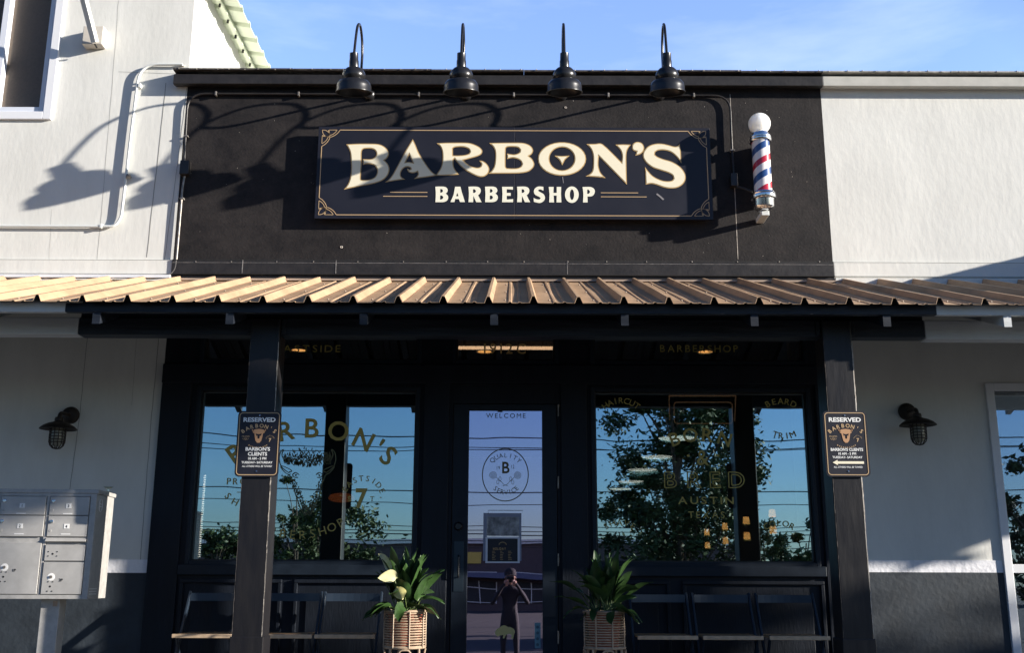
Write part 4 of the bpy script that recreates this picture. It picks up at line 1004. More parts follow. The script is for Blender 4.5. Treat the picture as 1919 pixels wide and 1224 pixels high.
# ------------------------------------------------------------------ folding chairs
def chair():
    t_ = thing('folding_chair', 'x', 'chair', (0,0,0), group='folding wooden chairs under the windows')
    w = .225; t1 = .012
    for s in (-1,1):
        MB().bar((s*w,.20,.775),(s*w,-.20,.0), .018, .034).build('leg', 'chair_black', t_, local=True, bevel=.003)
        MB().bar((s*(w-.022),-.14,.465),(s*(w-.022),.20,.0), .016, .030).build('leg', 'chair_black', t_, local=True, bevel=.003)
    m_ = MB(); n_ = 8; pts = []
    for i in range(n_+1):
        u = -1+2*i/n_; pts.append((u*(w-.012), .165+.028*(1-u*u)))
    for i in range(n_):
        (xa,ya),(xb,yb) = pts[i], pts[i+1]
        m_.add([(xa,ya,.705),(xb,yb,.705),(xb,yb+.012,.705),(xa,ya+.012,.705),(xa,ya+.006,.765),(xb,yb+.006,.765),(xb,yb+.018,.765),(xa,ya+.018,.765)],
               [(0,3,2,1),(4,5,6,7),(0,1,5,4),(2,3,7,6)]+([(3,0,4,7)] if i == 0 else [])+([(1,2,6,5)] if i == n_-1 else []))
    m_.build('backrest', 'chair_black', t_, local=True)
    st_ = MB()
    for k in range(5): st_.box(-w+.016, w-.016, -.165+k*.072, -.165+k*.072+.066, .452, .468)
    seat = st_.build('seat', 'seat_wood', t_, local=True, bevel=.003)
    MB().box(-w+.006, w+.012, -.190, -.167, .440, .470).build('front_rail', 'seat_edge', seat, local=True, bevel=.004)
    MB().tube([(-w,-.12,.155),(w,-.12,.155)], .008, 8).build('stretcher', 'chair_black', t_, local=True)
    MB().tube([(-w+.02,.10,.14),(w-.02,.10,.14)], .008, 8).build('stretcher', 'chair_black', t_, local=True)
    return t_
ch = chair()
spots = [(378,'folding chair left of the left post, partly hidden by it'),(527,'folding chair just right of the left post, second from the left'),(645,'folding chair beside the left planter, with a sunlit wooden seat'),
         (1248,'shaded folding chair nearest the right planter'),(1371,'shaded folding chair in the middle of the right-hand three'),(1496,'shaded folding chair nearest the right post')]
for i, (px, lab) in enumerate(spots):
    o = ch if i == 0 else copy_tree(ch)
    o.location = (ax(px,1186,-.60), -.42, 0); o['label'] = lab; o.rotation_euler.z = random.uniform(-.03,.03)

# ------------------------------------------------------------------ rattan planters and peace lilies
def planter(cx, label):
    y_ = -.85; t_ = thing('planter_stand', label, 'planter', (cx,y_,0), group='rattan planters beside the door')
    r0 = .149; m_ = MB(); zt, zb = .655, .405
    for k in range(14):
        z_ = zb+(zt-zb-.02)*k/13; rr = r0-.004+.004*math.sin(PI*k/13)+random.uniform(-.001,.001)
        m_.tube([(math.cos(2*PI*i/32)*rr, math.sin(2*PI*i/32)*rr, z_+random.uniform(-.0008,.0008)) for i in range(33)], .0052, 6, cap=False)
    m_.build('basket', 'rattan', t_, smooth=True, local=True)
    for z_, rr, tk in ((zt-.004,r0+.001,.0095),(zb-.008,r0-.002,.0095)): MB().tube([(math.cos(2*PI*i/32)*rr, math.sin(2*PI*i/32)*rr, z_) for i in range(33)], tk, 8, cap=False).build('rim', 'rattan', t_, smooth=True, local=True)
    m_ = MB()
    for i in range(8):
        a = 2*PI*i/8+.3; m_.tube([(math.cos(a)*(r0+.006), math.sin(a)*(r0+.006), z_) for z_ in (zb-.01,zt-.005)], .0055, 6)
    m_.build('rib', 'rattan', t_, smooth=True, local=True)
    for i in range(4):
        a = 2*PI*i/4+PI/4+.1; MB().tube([(math.cos(a)*(r0-.004), math.sin(a)*(r0-.004), zb-.01),(math.cos(a)*(r0+.012), math.sin(a)*(r0+.012), .0)], .009, 8).build('leg', 'rattan', t_, smooth=True, local=True)
    for i in range(4):
        a0 = 2*PI*i/4+PI/4+.1; m_ = MB(); pts = []
        for k in range(13):
            u = k/12; a = a0+PI/2*(.12+.76*u); hgt = (zb-.02)*(1-(2*u-1)**4)*.98+.005
            pts.append((math.cos(a)*(r0+.002), math.sin(a)*(r0+.002), hgt))
        m_.tube(pts, .007, 8); m_.build('arch', 'rattan', t_, smooth=True, local=True)
    MB().lathe([(.0,.0),(.10,.0),(.127,.22),(.133,.225),(.133,.25),(.122,.25),(.120,.22),(.0,.215)], (0,0,zb-.005), 32).build('pot', 'terracotta', t_, smooth=True, local=True)
    return y_
def leafmesh(mb, base, azim, tilt, L, Wd, curl, fold=.25, stem=.35, bend=1.0, sv=None):
    """an arching stalk ending in a lance-shaped blade"""
    d = Vector((math.cos(azim)*math.sin(tilt), math.sin(azim)*math.sin(tilt), math.cos(tilt))); p = Vector(base); pts = [p.copy()]; dirs = [d.copy()]
    out = Vector((math.cos(azim), math.sin(azim), 0)); n_ = 13
    for i in range(n_):
        u = (i+1)/n_; d = (d+(out*.10-Vector((0,0,1))*.12)*curl*bend*(.3+1.6*u*u)).normalized(); p = p+d*L/n_; pts.append(p.copy()); dirs.append(d.copy())
    k = int(n_*stem)
    mb.cur = 1; mb.tube(pts[:k+2], .0035, 5); mb.cur = 0
    vs = []; B = pts[k:]; D = dirs[k:]; m = len(B)-1
    side = out.cross(Vector((0,0,1))).normalized(); side = (side+Vector((random.uniform(-.3,.3),0,random.uniform(-.9,.9)))).normalized()
    if sv: side = Vector(sv).normalized()
    for i, q in enumerate(B):
        u = i/m; w_ = Wd*(math.sin(PI*min(1,u**.72))**.85)*.5+.0006; nn = side.cross(D[i]).normalized()
        wv = .006*math.sin(u*9+azim*5)
        vs += [q-side*w_+nn*(w_*fold+wv), q-side*w_*.5+nn*(w_*fold*.35), q, q+side*w_*.5+nn*(w_*fold*.35), q+side*w_+nn*(w_*fold-wv)]
    mb.add(vs, [(i*5+j, i*5+j+1, (i+1)*5+j+1, (i+1)*5+j) for i in range(m) for j in range(4)])
def lily(cx, cy, label, blooms, seed, n_=34):
    random.seed(seed); t_ = thing('peace_lily', label, 'plant', (cx,cy,.62), group='peace lilies in the rattan planters')
    m_ = MB()
    for i in range(n_):
        az_ = random.uniform(0,2*PI) if i % 3 else random.choice((random.uniform(-.6,.6), random.uniform(2.5,3.8)))
        tl_ = abs(random.gauss(.24,.30)); tl_ = min(tl_, 1.05)
        if math.sin(az_) > .25: tl_ *= .35
        L = random.uniform(.34,.52)*(1-.22*tl_)
        leafmesh(m_, (random.uniform(-.06,.06), random.uniform(-.05,.04), .0), az_, tl_, L, random.uniform(.075,.115), random.uniform(.2,1.1)*(.3+tl_))
    for i in range(10):
        leafmesh(m_, (random.uniform(-.08,.08), random.uniform(-.08,.0), .01), random.choice((PI*1.5,PI*1.2,PI*1.8,0,PI))+random.uniform(-.4,.4), random.uniform(.7,1.1), random.uniform(.24,.36), .085, 2.0)
    m_.build('foliage', ['leaf','leaf_stem'], t_, smooth=True, local=True)
    MB().lathe([(.0,.0),(.119,-.004)], (0,0,.014), 24).build('soil', 'soil', t_, local=True)
    for (bx, by, bz_, az_, tl_, L, W_, mt, sv_) in blooms:
        m_ = MB(); p = Vector((bx,by,bz_)); m_.tube(smooth_pts([(bx*.2,by*.2,0),(bx*.6,by*.7,bz_*.65),(bx,by,bz_)],5), .0035, 6)
        m_.build('flower_stalk', 'leaf_stem', t_, smooth=True, local=True)
        m_ = MB(); leafmesh(m_, p, az_, tl_, L, W_, .5, fold=.30, stem=.0, sv=sv_); m_.build('flower', mt, t_, smooth=True, local=True)
plx, prx = ax(759,1180,-.85), ax(1132.5,1180,-.85)
planter(plx, 'rattan planter stand left of the door'); planter(prx, 'rattan planter stand right of the door')
lily(plx, -.85, 'dark green peace lily with three pale flowers, left of the door',
     [(-.10,-.13,.31,2.5,.45,.19,.062,'bloom_white',(.6,-.3,.5)), (-.050,-.17,.27,PI+.35,1.35,.145,.095,'bloom_white',(.25,.1,1)), (-.050,-.18,.205,-1.0,2.3,.13,.095,'bloom',(1,-.2,.35))], 5, 54)
lily(prx, -.85, 'shaded green peace lily without flowers, right of the door', [], 9, 44)

# ------------------------------------------------------------------ notices and stickers on the door glass
ny = .004
def at_rect(px0, py0, px1, py1, Y): a, b = at(px0,py0,Y), at(px1,py1,Y); return a.x, b.x, b.z, a.z
nt = thing('paper_notice', 'faded grey photo notice taped on the door glass, upper of two', 'notice', tuple(at(944,985,ny)))
x0, x1, z0, z1 = at_rect(913,969,973,1005,ny); MB().box(x0,x1,ny-.001,ny,z0,z1).build('sheet', 'notice_paper', nt)
m_ = MB(); a = at_rect(906,962,977,1052,ny); m_.box(a[0],a[0]+.030,ny+.001,ny+.002,a[2],a[3]); m_.box(a[1]-.02,a[1],ny+.001,ny+.002,a[2],a[3]); m_.box(a[0]+.031,a[1]-.021,ny+.001,ny+.002,a[3]-.03,a[3]); m_.build('tape', 'tape', nt)
m_ = MB(); q0, q1 = at(915,957,ny), at(980,957,ny); ribbon(m_, [(q0.x,q0.z-.03),(q0.x,q0.z),(q1.x,q0.z)], .004, ny); m_.build('wire_edge', 'dark_hole', nt)
nt = thing('paper_notice', 'black holiday notice with white border taped on the door glass, lower of two', 'notice', tuple(at(943,1030,ny)))
x0, x1, z0, z1 = at_rect(910,1007,974,1056,ny); y2 = ny-.003; MB().box(x0,x1,y2,y2+.002,z0,z1).build('border', 'notice_white', nt)
x0, x1, z0, z1 = at_rect(914,1010,970,1053,ny); MB().box(x0,x1,y2-.0015,y2-.0003,z0,z1).build('sheet', 'sign_black', nt)
m_ = MB(); glass_line(m_, 'HOLIDAY', 936, 1029, 4.5, 24, Y=y2-.003, bold=.02)
for k in range(6): 
    for j in range(3): 
        q = at(925+j*15,1034+k*3,y2-.003); ribbon(m_, [(q.x-.012,q.z),(q.x+random.uniform(.003,.020),q.z)], .003, y2-.003)
c = at(942,1020,y2-.003); ribbon(m_, [(c.x+.03*math.cos(R(a)),c.z-.008+.022*math.sin(R(a))) for a in range(0,181,20)], .004, y2-.003)
m_.build('gold_print', 'gold', nt)
bs = [(928,1186),(931,1180),(937,1177),(940,1174),(946,1173),(952,1176),(958,1177),(963,1180),(965,1186),(963,1190),(962,1198),(958,1198),(959,1191),(954,1189),(948,1191),(945,1198),(942,1197),(943,1191),(937,1192),(933,1194),(929,1191)]
m_ = MB(); P = cat2(bs,3); put_shape(m_, [[(at(a,b,ny).x, at(a,b,ny).z) for a, b in P]], ny)
tag(m_.build('bison_sticker', 'bison_gold'), 'yellow bison shaped sticker low on the door glass', 'sticker')
x0, x1, z0, z1 = at_rect(1002,1168,1013,1216,ny); so_ = thing('strip_sticker', 'narrow blue strip sticker in the lower corner of the door glass', 'sticker', (x0,ny,z0))
MB().box(x0,x1,ny-.001,ny,z0,z1).build('strip', 'sticker_teal', so_)
m_ = MB()
for k in range(4): zz = z0+(z1-z0)*(.14+.23*k); m_.lathe([(.012,0),(.001,.0005)], ((x0+x1)/2,ny-.0015,zz), 10, axis='y')
m_.build('dot', mat('sticker_dark', (.03,.09,.14), .4), so_)

# ------------------------------------------------------------------ things inside the shop
def INS(px, py, h): return at(px, py, h+CAMY)            # h = distance from the camera plane
ceil = ZCE
lab4 = ['round downlight behind the left transom', 'round downlight behind the middle transom', 'round downlight behind the right transom']
for i, (px, py) in enumerate(((560,657),(908,660),(1322,660))):
    hh = (ceil-.02-CAMZ)/((at(px,py,0)-CO).z/8.8); q = INS(px,py,hh)
    t_ = thing('downlight', lab4[i], 'ceiling light', (q.x,q.y,ceil-.02), group='warm downlights in the shop ceiling')
    MB().lathe([(.105,.018),(.10,.0),(.085,.0),(.083,.012)], (0,0,0), 24).build('trim', 'label_white', t_, local=True, smooth=True)
    MB().lathe([(.0005,0),(.083,.002)], (0,0,.004), 24).build('lens', 'warm_glow', t_, local=True)
tz = INS(848,652,11.6).z; a, b = INS(850,652,11.6), INS(1046,654,11.6)
t_ = thing('tube_light', 'glowing linear tube light behind the middle transom', 'ceiling light', ((a.x+b.x)/2,a.y,tz))
MB().tube([(a.x,a.y,tz),(b.x,a.y,tz)], .019, 12).build('tube', 'tube_glow', t_)
MB().box(a.x-.03,b.x+.03,a.y+.03,a.y+.09,tz+.03,ceil-.001).build('housing', 'interior_dark', t_)
pn = ['large pale disc pendant seen through the right window, nearest of five','pale disc pendant second from the door side in the row of five','pale disc pendant in the middle of the row of five','pale disc pendant fourth in the row of five','small pale disc pendant farthest back of the five']
for i, (px, py, w_) in enumerate(((1268,822,66),(1231,857,56),(1204,881,52),(1182,903,46),(1163,917,40))):
    dz = (at(px,py,0)-CO).z/8.8; hh = 1.80/dz; q = INS(px,py,hh); rr = w_/2/FPX*hh*1.02
    t_ = thing('disc_pendant', pn[i], 'pendant lamp', (q.x,q.y,q.z), group='row of pale disc pendants inside the shop')
    MB().lathe([(.0005,-.012),(rr*.8,-.012),(rr,.0)], (0,0,0), 32).build('diffuser', 'cool_disc', t_, local=True, smooth=True)
    MB().lathe([(rr+.005,.001),(rr*.9,.02),(.03,.035),(.0005,.036)], (0,0,0), 32).build('housing', 'label_white', t_, local=True, smooth=True)
    MB().tube([(0,0,.03),(0,0,ceil-q.z-.001)], .004, 6).build('cord', 'dark_hole', t_, local=True)
# wall sconces down the right side of the room
for i, (px, py, hh, w_, h_) in enumerate(((1325,1010,13.8,10,44),(1359,1000,12.7,11,48),(1399,990,11.6,13,52),(1448,978,10.5,14,56))):
    q = INS(px,py,hh); s_ = hh/FPX
    t_ = thing('wall_sconce', ['amber up and down wall sconce farthest back in the shop','amber wall sconce second from the back of the shop','amber wall sconce third from the back of the shop','amber wall sconce nearest the right window'][i], 'wall lamp', tuple(q), group='amber wall sconces inside the shop')
    for s in (1,-1): MB().lathe([(w_/2*s_,0),(w_/2*s_*.8,.24*h_*s_)], (0,0,.15*h_*s_ if s > 0 else -.39*h_*s_), 16).build('lamp_shade', 'warm_glow', t_, local=True)
    MB().box(-.012,.012,.0,.03,-.14*h_*s_,.14*h_*s_).build('bracket', 'dark_hole', t_, local=True)
q = INS(394,748,10.6)
t_ = thing('pendant_shade', 'amber pendant lampshade at the left end of the left window', 'pendant lamp', (q.x,q.y,q.z))
MB().lathe([(.16,-.09),(.12,.0),(.09,.06),(.04,.08)], (-.02,0,0), 30).build('lamp_shade', 'amber_shade', t_, smooth=True, local=True, solid=.004)
MB().tube([(-.02,0,.09),(-.02,0,ceil-q.z-.001)], .006, 6).build('cord', 'dark_hole', t_, local=True)
q = INS(640,935,12.5)
t_ = thing('bowl_lamp', 'orange bowl lamp seen through the left window', 'pendant lamp', (q.x,q.y,q.z))
MB().lathe([(.0005,-.05),(.03,-.045),(.10,-.035),(.15,-.01),(.155,.0),(.14,.04),(.08,.06),(.0005,.065)], (0,0,0), 30).build('lamp_shade', 'red_shade', t_, smooth=True, local=True)
MB().tube([(0,0,.07),(0,0,ceil-q.z-.001)], .006, 6).build('cord', 'dark_hole', t_, local=True)
# dotted light string hanging by the left window
t_ = thing('light_string', 'dotted string of small white lights hanging at the left window', 'string light', tuple(at(380,890,.3)))
m_ = MB(); a, b = at(384,892,.3), at(373,1044,.3)
for k in range(38): p = a.lerp(b, k/37); m_.box(p.x-.008,p.x+.008,.295,.305,p.z-.0045,p.z+.0045)
m_.build('bulb', 'led_glow', t_); MB().tube([a+Vector((0,.01,.0)), b+Vector((0,.01,0))], .003, 6).build('cord', 'dark_hole', t_)
# unlit neon sign hung in the right window
ns = thing('neon_sign', 'unlit outlined open sign hanging at the top of the right window', 'neon sign', tuple(at(1317,790,.14)))
NY = .14; m_ = MB()
def NP(px, py): q = at(px,py,NY); return (q.x,NY,q.z)
m_.tube([NP(1254,742),NP(1379,742)], .006, 8); m_.tube([NP(1254,742),NP(1255,788)], .004, 8); m_.tube([NP(1379,742),NP(1377,790)], .004, 8)
m_.build('frame', 'copper_glow', ns)
c = rounded([NP(1300,794),NP(1264,794),NP(1263,754),NP(1372,754),NP(1373,794),NP(1300,794.2)], .03, 4); MB().tube(c, .004, 8).build('neon_border', 'copper_glow', ns)
m_ = MB(); glass_line(m_, 'OPEN', 1318, 775, 24, 88, Y=NY-.004, track=.22); m_.build('neon_letters', 'conduit_worn_lit_edge', ns)
for px in (1261,1369): MB().tube(smooth_pts([NP(px-2,736),NP(px+2,734),NP(px+1,738),NP(px,742)],4), .003, 6).build('hook', 'copper_glow', ns)
MB().tube(smooth_pts([NP(1376,742),NP(1379,800),NP(1378,880),NP(1384,970)],4), .003, 6).build('power_cord', 'conduit_worn_lit_edge', ns)
# tumbler on the inner sill
q = at(1187,1056,.12)
tag(MB().lathe([(.0005,0),(.034,.0),(.048,.115),(.046,.115),(.032,.006),(.0005,.005)], (q.x,.2,q.z+.012), 28).build('drinking_glass', 'tumbler', smooth=True), 'clear drinking glass standing on the right window sill', 'glass')
BOX('inner_sill', 'interior_wood', bb, xc0+.04, xc1-.04, .125, .30, q.z-.012, q.z+.008)
BOX('inner_sill', 'interior_wood', bb, xa0+.04, xa1-.04, .125, .30, q.z-.012, q.z+.008)

# ------------------------------------------------------------------ the street side (seen in the glass)
def tree(name_, label, x, y, h, crown, clumps, leaf, per, seed, mt='crown', trunk_r=.12, group='street trees reflected in the glass', shrink=1., dep=.9):
    """crown = (centre height, half width, half height)"""
    random.seed(seed); t_ = thing(name_, label, 'tree', (x,y,STREET), group=group)
    m_ = MB(); zc3, hw, hh = crown
    m_.tube(smooth_pts([(0,0,0),(random.uniform(-.1,.1),0,zc3*.35),(random.uniform(-.15,.15),.05,zc3*.75),(0,0,zc3+hh*.5)],4), [trunk_r*(1-.75*i/12) for i in range(13)], 8)
    cs = []
    for i in range(clumps):
        while True:
            u = Vector((random.uniform(-1,1),random.uniform(-1,1),random.uniform(-1,1)))
            if .15 < u.length < 1: break
        c = Vector((u.x*hw, u.y*hw*dep, zc3+u.z*hh)); cs.append(c)
        s = Vector((0,0,max(.4,c.z-random.uniform(.4,1.0)*hh*.8-.3)))
        if i % 2 == 0: m_.tube([s, s.lerp(c,.5)+Vector((0,0,.15)), c], [trunk_r*.35, trunk_r*.2, .012], 5)
    m_.build('trunk', 'bark', t_, local=True, smooth=True)
    m_ = MB()
    for c in cs:
        rad = random.uniform(.28,.6)*hw*.42*shrink
        for k in range(per):
            v = Vector((random.gauss(0,1),random.gauss(0,1),random.gauss(0,.8)))*rad*.55; p = c+v
            a = Vector((random.gauss(0,1),random.gauss(0,1),random.gauss(0,.6))).normalized(); b = a.orthogonal().normalized(); b = (b*math.cos(k)+a.cross(b)*math.sin(k)); l_ = leaf*random.uniform(.6,1.3)
            m_.add([p-a*l_, p+b*l_*.42, p+a*l_, p-b*l_*.42], [(0,1,2,3)])
    m_.build('crown', mt, t_, local=True)
    return t_
def rx(px, dist): return (px-958)/FPX*dist              # lateral position seen mirrored at that total distance
tree('street_tree', 'tall leafy tree across the road, mirrored in the right window', rx(1262,28.5), -19, 7.4, (3.9,2.1,4.2), 100, .085, 340, 3, trunk_r=.16)
tree('street_tree', 'short leafy tree mirrored at the right edge of the right window', rx(1497,31), -22, 4, (1.9,.9,1.45), 22, .09, 170, 4, 'crown2', .07)
tree('street_tree', 'slim leafy tree mirrored beside the dark post reflection', rx(1418,33), -24, 5, (2.2,.8,1.9), 22, .09, 170, 14, 'crown2', .06)
tree('street_tree', 'young bushy tree mirrored in the middle of the left window', rx(602,31), -22, 4, (2.25,1.65,1.85), 48, .085, 210, 5, 'crown2', .08)
tree('street_tree', 'small leafy tree mirrored at the left end of the left window', rx(420,34), -25, 3, (1.95,1.3,1.5), 30, .095, 170, 6, 'crown', .07)
tree('street_tree', 'slender tree top mirrored under the bison drawing', rx(562,29), -20, 4, (3.0,.55,1.6), 18, .07, 80, 17, 'crown2', .05)
tree('street_tree', 'leafy tree mirrored in the far right window', rx(1925,29), -20, 6, (3.0,1.6,2.2), 26, .11, 150, 7, 'crown', .12)
# poles and wires
lines_ = [(-26,817,823),(-26,836,840),(-26,845,838),(-29,918,921),(-29,941,946),(-31,985,987),(-31,994,995),(-31,1000,1003),(-31,1013,1014),(-31,1026,1025)]
for x in (-34,38):
    t_ = thing('utility_pole', 'wooden utility pole %s the road' % ('left along' if x < 0 else 'right along'), 'utility pole', (x,-28.5,STREET))
    MB().tube([(0,0,0),(0,0,9.2)], [.17,.12], 12).build('pole', 'bark', t_, local=True, smooth=True)
    m_ = MB(); m_.box(-.06,.06,-3.2,3.2,6.9,7.02); m_.box(-.06,.06,-3.2,3.2,5.4,5.5); m_.build('crossarm', 'bark', t_, local=True)
ORD = ['topmost','second from the top','third from the top','fourth from the top','fifth from the top','sixth from the top','fourth from the bottom','third from the bottom','second from the bottom','lowest']
WLAB = ['%s of the ten dark overhead wires mirrored in the windows' % o_ for o_ in ORD]
for i, (y_, p1_, p2_) in enumerate(lines_):
    D = 8.8-y_; e = lambda py: CAMZ+D*math.tan(PITCH+math.atan((612-py)/FPX)); za, zb_ = e(p1_), e(p2_)
    pts = []
    for k in range(25):
        u = k/24; x = -34+72*u; sag = .9*(1-(2*u-1)**2); zmid = za+(zb_-za)*((x+6)/12 if -6 < x < 6 else (0 if x < 0 else 1))
        pts.append((x, y_, zmid+.85-sag))
    tag(MB().tube(pts, .021 if i in (0,3,7) else .015, 5).build('overhead_wire', 'dark_hole'), WLAB[i], 'wire', 'overhead wires along the road')
# low building across the road
fb = thing('roadside_building', 'low dark brick shop building across the road with gridded windows', 'building', (0,-46,STREET))
MB().box(-16,12,-52,-46,STREET,CAMZ+1.75).build('wall', 'brick_far', fb)
BOX('roof_edge', 'grey_trim', fb, -16.2,12.2,-52.2,-45.75,CAMZ+1.751,CAMZ+1.98)
BOX('awning', mat('awning', (.06,.07,.12), .6), fb, -15,11,-45.99,-45.0,CAMZ+.05,CAMZ+.28)
BOX('sign_panel', 'sign_yellow', fb, rx(870,54)-1.8, rx(905,54), -45.99,-45.9, CAMZ+.75, CAMZ+1.35)
for i in range(7):
    x = -13.5+i*3.4; f = MB(); f.box(x,x+2.6,-45.99,-45.93,STREET+.4,CAMZ-.1)
    o = f.build('window', 'dark_hole', fb)
    g_ = MB()
    for k in range(4): g_.box(x+k*.85,x+k*.85+.05,-45.92,-45.88,STREET+.4,CAMZ-.1)
    for k in range(3): g_.box(x,x+2.6,-45.875,-45.84,STREET+.45+k*.7,STREET+.49+k*.7)
    g_.build('window_frame', 'grey_trim', o)
# far tree line
random.seed(21)
for i in range(9):
    tree('distant_tree', 'bushy horizon tree across the road, %s' % (['first from the right end','second from the right end','third from the right end','fourth from the right end','middle one of nine','fourth from the left end','third from the left end','second from the left end','first from the left end'][i]), -42+i*10+random.uniform(-2,2), -62+random.uniform(-4,4), 4, (1.9,5.2,1.9+random.uniform(-.3,.5)), 34, .34, 90, 40+i, 'crown', .2, 'bushy trees on the horizon')
# unseen trees added right of the view, shaped to shade low wall and mailbox
tree('added_shade_tree', 'broad tree added out of view right of the porch to cast shade', 20.75, -6.0, 6, (3.75,2.35,2.7), 74, .15, 130, 31, 'crown', .18, 'added trees casting shade right of the porch', 1.0, .25)
tree('added_shade_tree', 'smaller tree added out of view right of the porch to cast shade', 12.3, -6.0, 6, (6.45,.75,.32), 16, .10, 130, 32, 'crown', .05, 'added trees casting shade right of the porch', .9, .4)
# unseen porch block added at the right to shade the wall and canopy
pw = thing('added_side_porch', 'unseen white porch block added beyond the right edge to cast shade', 'porch', (6.6,-.6,3.4))
zt_ = CAMZ+2.78+.253*(6.0-4.48)
MB().prism([(-.002,roofz(0)+.05),(-.002,zt_),(-2.1,zt_),(-2.1,roofz(-2.1)+.06)],6.0,8.4).build('block', 'stucco', pw, bevel=.01)

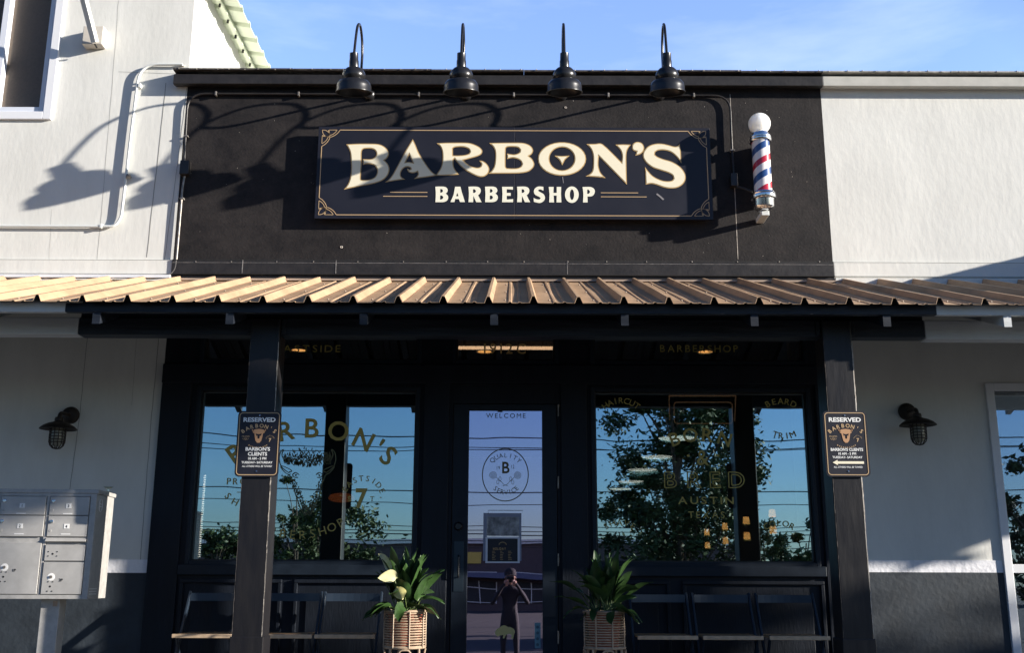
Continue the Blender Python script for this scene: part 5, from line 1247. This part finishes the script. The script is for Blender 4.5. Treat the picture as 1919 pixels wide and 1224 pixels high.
# ------------------------------------------------------------------ the photographer (mirrored in the door glass)
def person(x, y):
    t_ = thing('person', 'person in dark clothes and cap holding a camera up to the face', 'person', (x,y,STREET))
    z0 = 0.0; eye = CAMZ-STREET
    J = [((0,0,.92),.135,None),((0,.0,1.08),.125,0),((0,-.0,1.28),.150,1),((0,0,1.40),.11,2),((0,.01,1.47),.055,3),((0,.015,1.52),.058,4),
         ((.09,0,.86),.095,0),((.11,.02,.48),.062,6),((.12,.0,.09),.045,7),((.13,.14,.04),.038,8),
         ((-.09,0,.86),.095,0),((-.11,.02,.48),.062,10),((-.12,.0,.09),.045,11),((-.13,.14,.04),.038,12),
         ((.19,.0,1.37),.062,3),((.30,.06,1.17),.046,14),((.13,.22,1.46),.034,15),((.07,.25,1.53),.030,16),
         ((-.19,.0,1.37),.062,3),((-.30,.06,1.17),.046,18),((-.13,.22,1.46),.034,19),((-.07,.25,1.52),.030,20)]
    me = bpy.data.meshes.new('body'); me.from_pydata([j[0] for j in J], [(i, j[2]) for i, j in enumerate(J) if j[2] is not None], [])
    o = bpy.data.objects.new('body', me); COL.objects.link(o); o.parent = t_
    sk = o.modifiers.new('skin', 'SKIN'); sv = me.skin_vertices[0].data
    for i, j in enumerate(J): sv[i].radius = (j[1], j[1]*.8)
    sv[0].use_root = True; ss = o.modifiers.new('sub', 'SUBSURF'); ss.levels = 2; ss.render_levels = 2
    me.materials.append(M['cloth_dark'])
    hd = MB(); hc_ = Vector((0,.03,1.60))
    prof = []
    for i in range(17):
        a = PI*i/16
        for k in range(20):
            b = 2*PI*k/20; r_ = math.sin(a); v = Vector((.076*r_*math.cos(b), .095*r_*math.sin(b)+(.012 if math.sin(b) > .9 and 6 < i < 10 else 0), .118*math.cos(a)))
            if v.z < -.04: v.x *= 1-.35*(-v.z-.04)/.08
            prof.append(hc_+v)
    hd.add(prof, [(i*20+k, i*20+(k+1) % 20, (i+1)*20+(k+1) % 20, (i+1)*20+k) for i in range(16) for k in range(20)])
    for s in (-1,1): hd.lathe([(.001,.012),(.016,.01),(.02,0),(.012,-.01)], tuple(hc_+Vector((s*.078,-.01,-.005))), 10, axis='y')
    hd.build('head', 'skin', t_, smooth=True, local=True)
    hs = MB()
    for s in (-1,1):
        b = Vector((s*.07,.25,1.53)); hs.tube([b+Vector((0,-.03,-.05)), b, b+Vector((0,.012,.02))], [.028,.036,.026], 10)
        for k in range(4): hs.tube([b+Vector((0,.0,.02-.02*k)), b+Vector((-s*.022,.030-.003*k,.026-.02*k)), b+Vector((-s*.045,.026,.024-.019*k))], [.010,.009,.007], 7)
        hs.tube([b+Vector((0,-.015,.02)), b+Vector((-s*.02,-.03,.04)), b+Vector((-s*.035,-.028,.05))], [.011,.010,.008], 7)
    hs.build('hand', 'skin', t_, smooth=True, local=True)
    MB().lathe([(.100,-.005),(.104,.03),(.092,.075),(.06,.105),(.0005,.115)], (0,.025,1.63), 24).build('cap', 'cloth_dark', t_, smooth=True, local=True)
    MB().lathe([(.001,.0),(.11,-.004),(.112,.002),(.001,.01)], (0,.10,1.63), 24).build('cap_peak', 'cloth_dark', t_, smooth=True, local=True)
    c_ = thing('handheld_camera', 'black handheld camera held up by the person', 'camera', (x,y+.21,STREET+1.57))
    MB().box(-.068,.068,-.03,.03,-.045,.045).build('camera_body', 'lamp_black', c_, bevel=.01, local=True)
    MB().lathe([(.034,0),(.036,.05),(.038,.055),(.034,.056),(.028,.045),(.001,.04)], (0,.03,0), 24, axis='y').build('lens', 'lamp_black', c_, smooth=True, local=True).rotation_euler = (0,0,PI)
person(-.02, CAMY-.62)

def parked_car(x, y, rz, m, label):
    t_ = thing('parked_car', label, 'car', (x,y,STREET), rz, 'cars parked across the road')
    o = MB().prism([(-2.2,.30),(-2.25,.62),(-2.05,.82),(-1.2,.92),(1.55,.95),(2.15,.88),(2.22,.55),(2.15,.30)], -.88, .88, 'y').build('body', m, t_, local=True, bevel=.06)
    MB().prism([(-1.2,.90),(-.55,1.38),(-.3,1.44),(.95,1.44),(1.25,1.38),(1.75,.93)], -.74, .74, 'y').build('cabin', 'dark_hole', t_, local=True, bevel=.05)
    MB().prism([(-.5,1.40),(-.3,1.46),(.95,1.46),(1.2,1.40)], -.72, .72, 'y').build('roof', m, t_, local=True, bevel=.02)
    for a in (-1.35,1.35):
        for b in (-1,1):
            w_ = MB().lathe([(.001,.09),(.20,.09),(.30,.085),(.32,.05),(.32,-.05),(.30,-.085)], (a,b*.84,.32), 24, axis='y').build('wheel', 'tyre', t_, local=True, smooth=True)
            MB().lathe([(.001,.03),(.19,.03),(.20,.0)], (a,b*.84-(.085 if b < 0 else -.09),.32), 16, axis='y').build('rim', 'chrome', w_, local=True)
    for b in (-1,1): MB().box(-2.26,-2.20,b*.62-.14,b*.62+.14,.60,.72).build('headlight', 'label_white', t_, local=True, bevel=.01)
parked_car(-4.9, -20.5, .12, 'car_blue', 'dark blue car parked across the road, left of the gridded windows')
parked_car(4.6, -20.2, .05, mat('car_silver', (.25,.26,.28), .3, metal=.6, coat=.6), 'silver car parked across the road behind the tall tree')
parked_car(-8.6, -19.6, -.05, mat('car_red', (.22,.03,.02), .3, coat=.7), 'dark red car parked across the road behind the small tree')
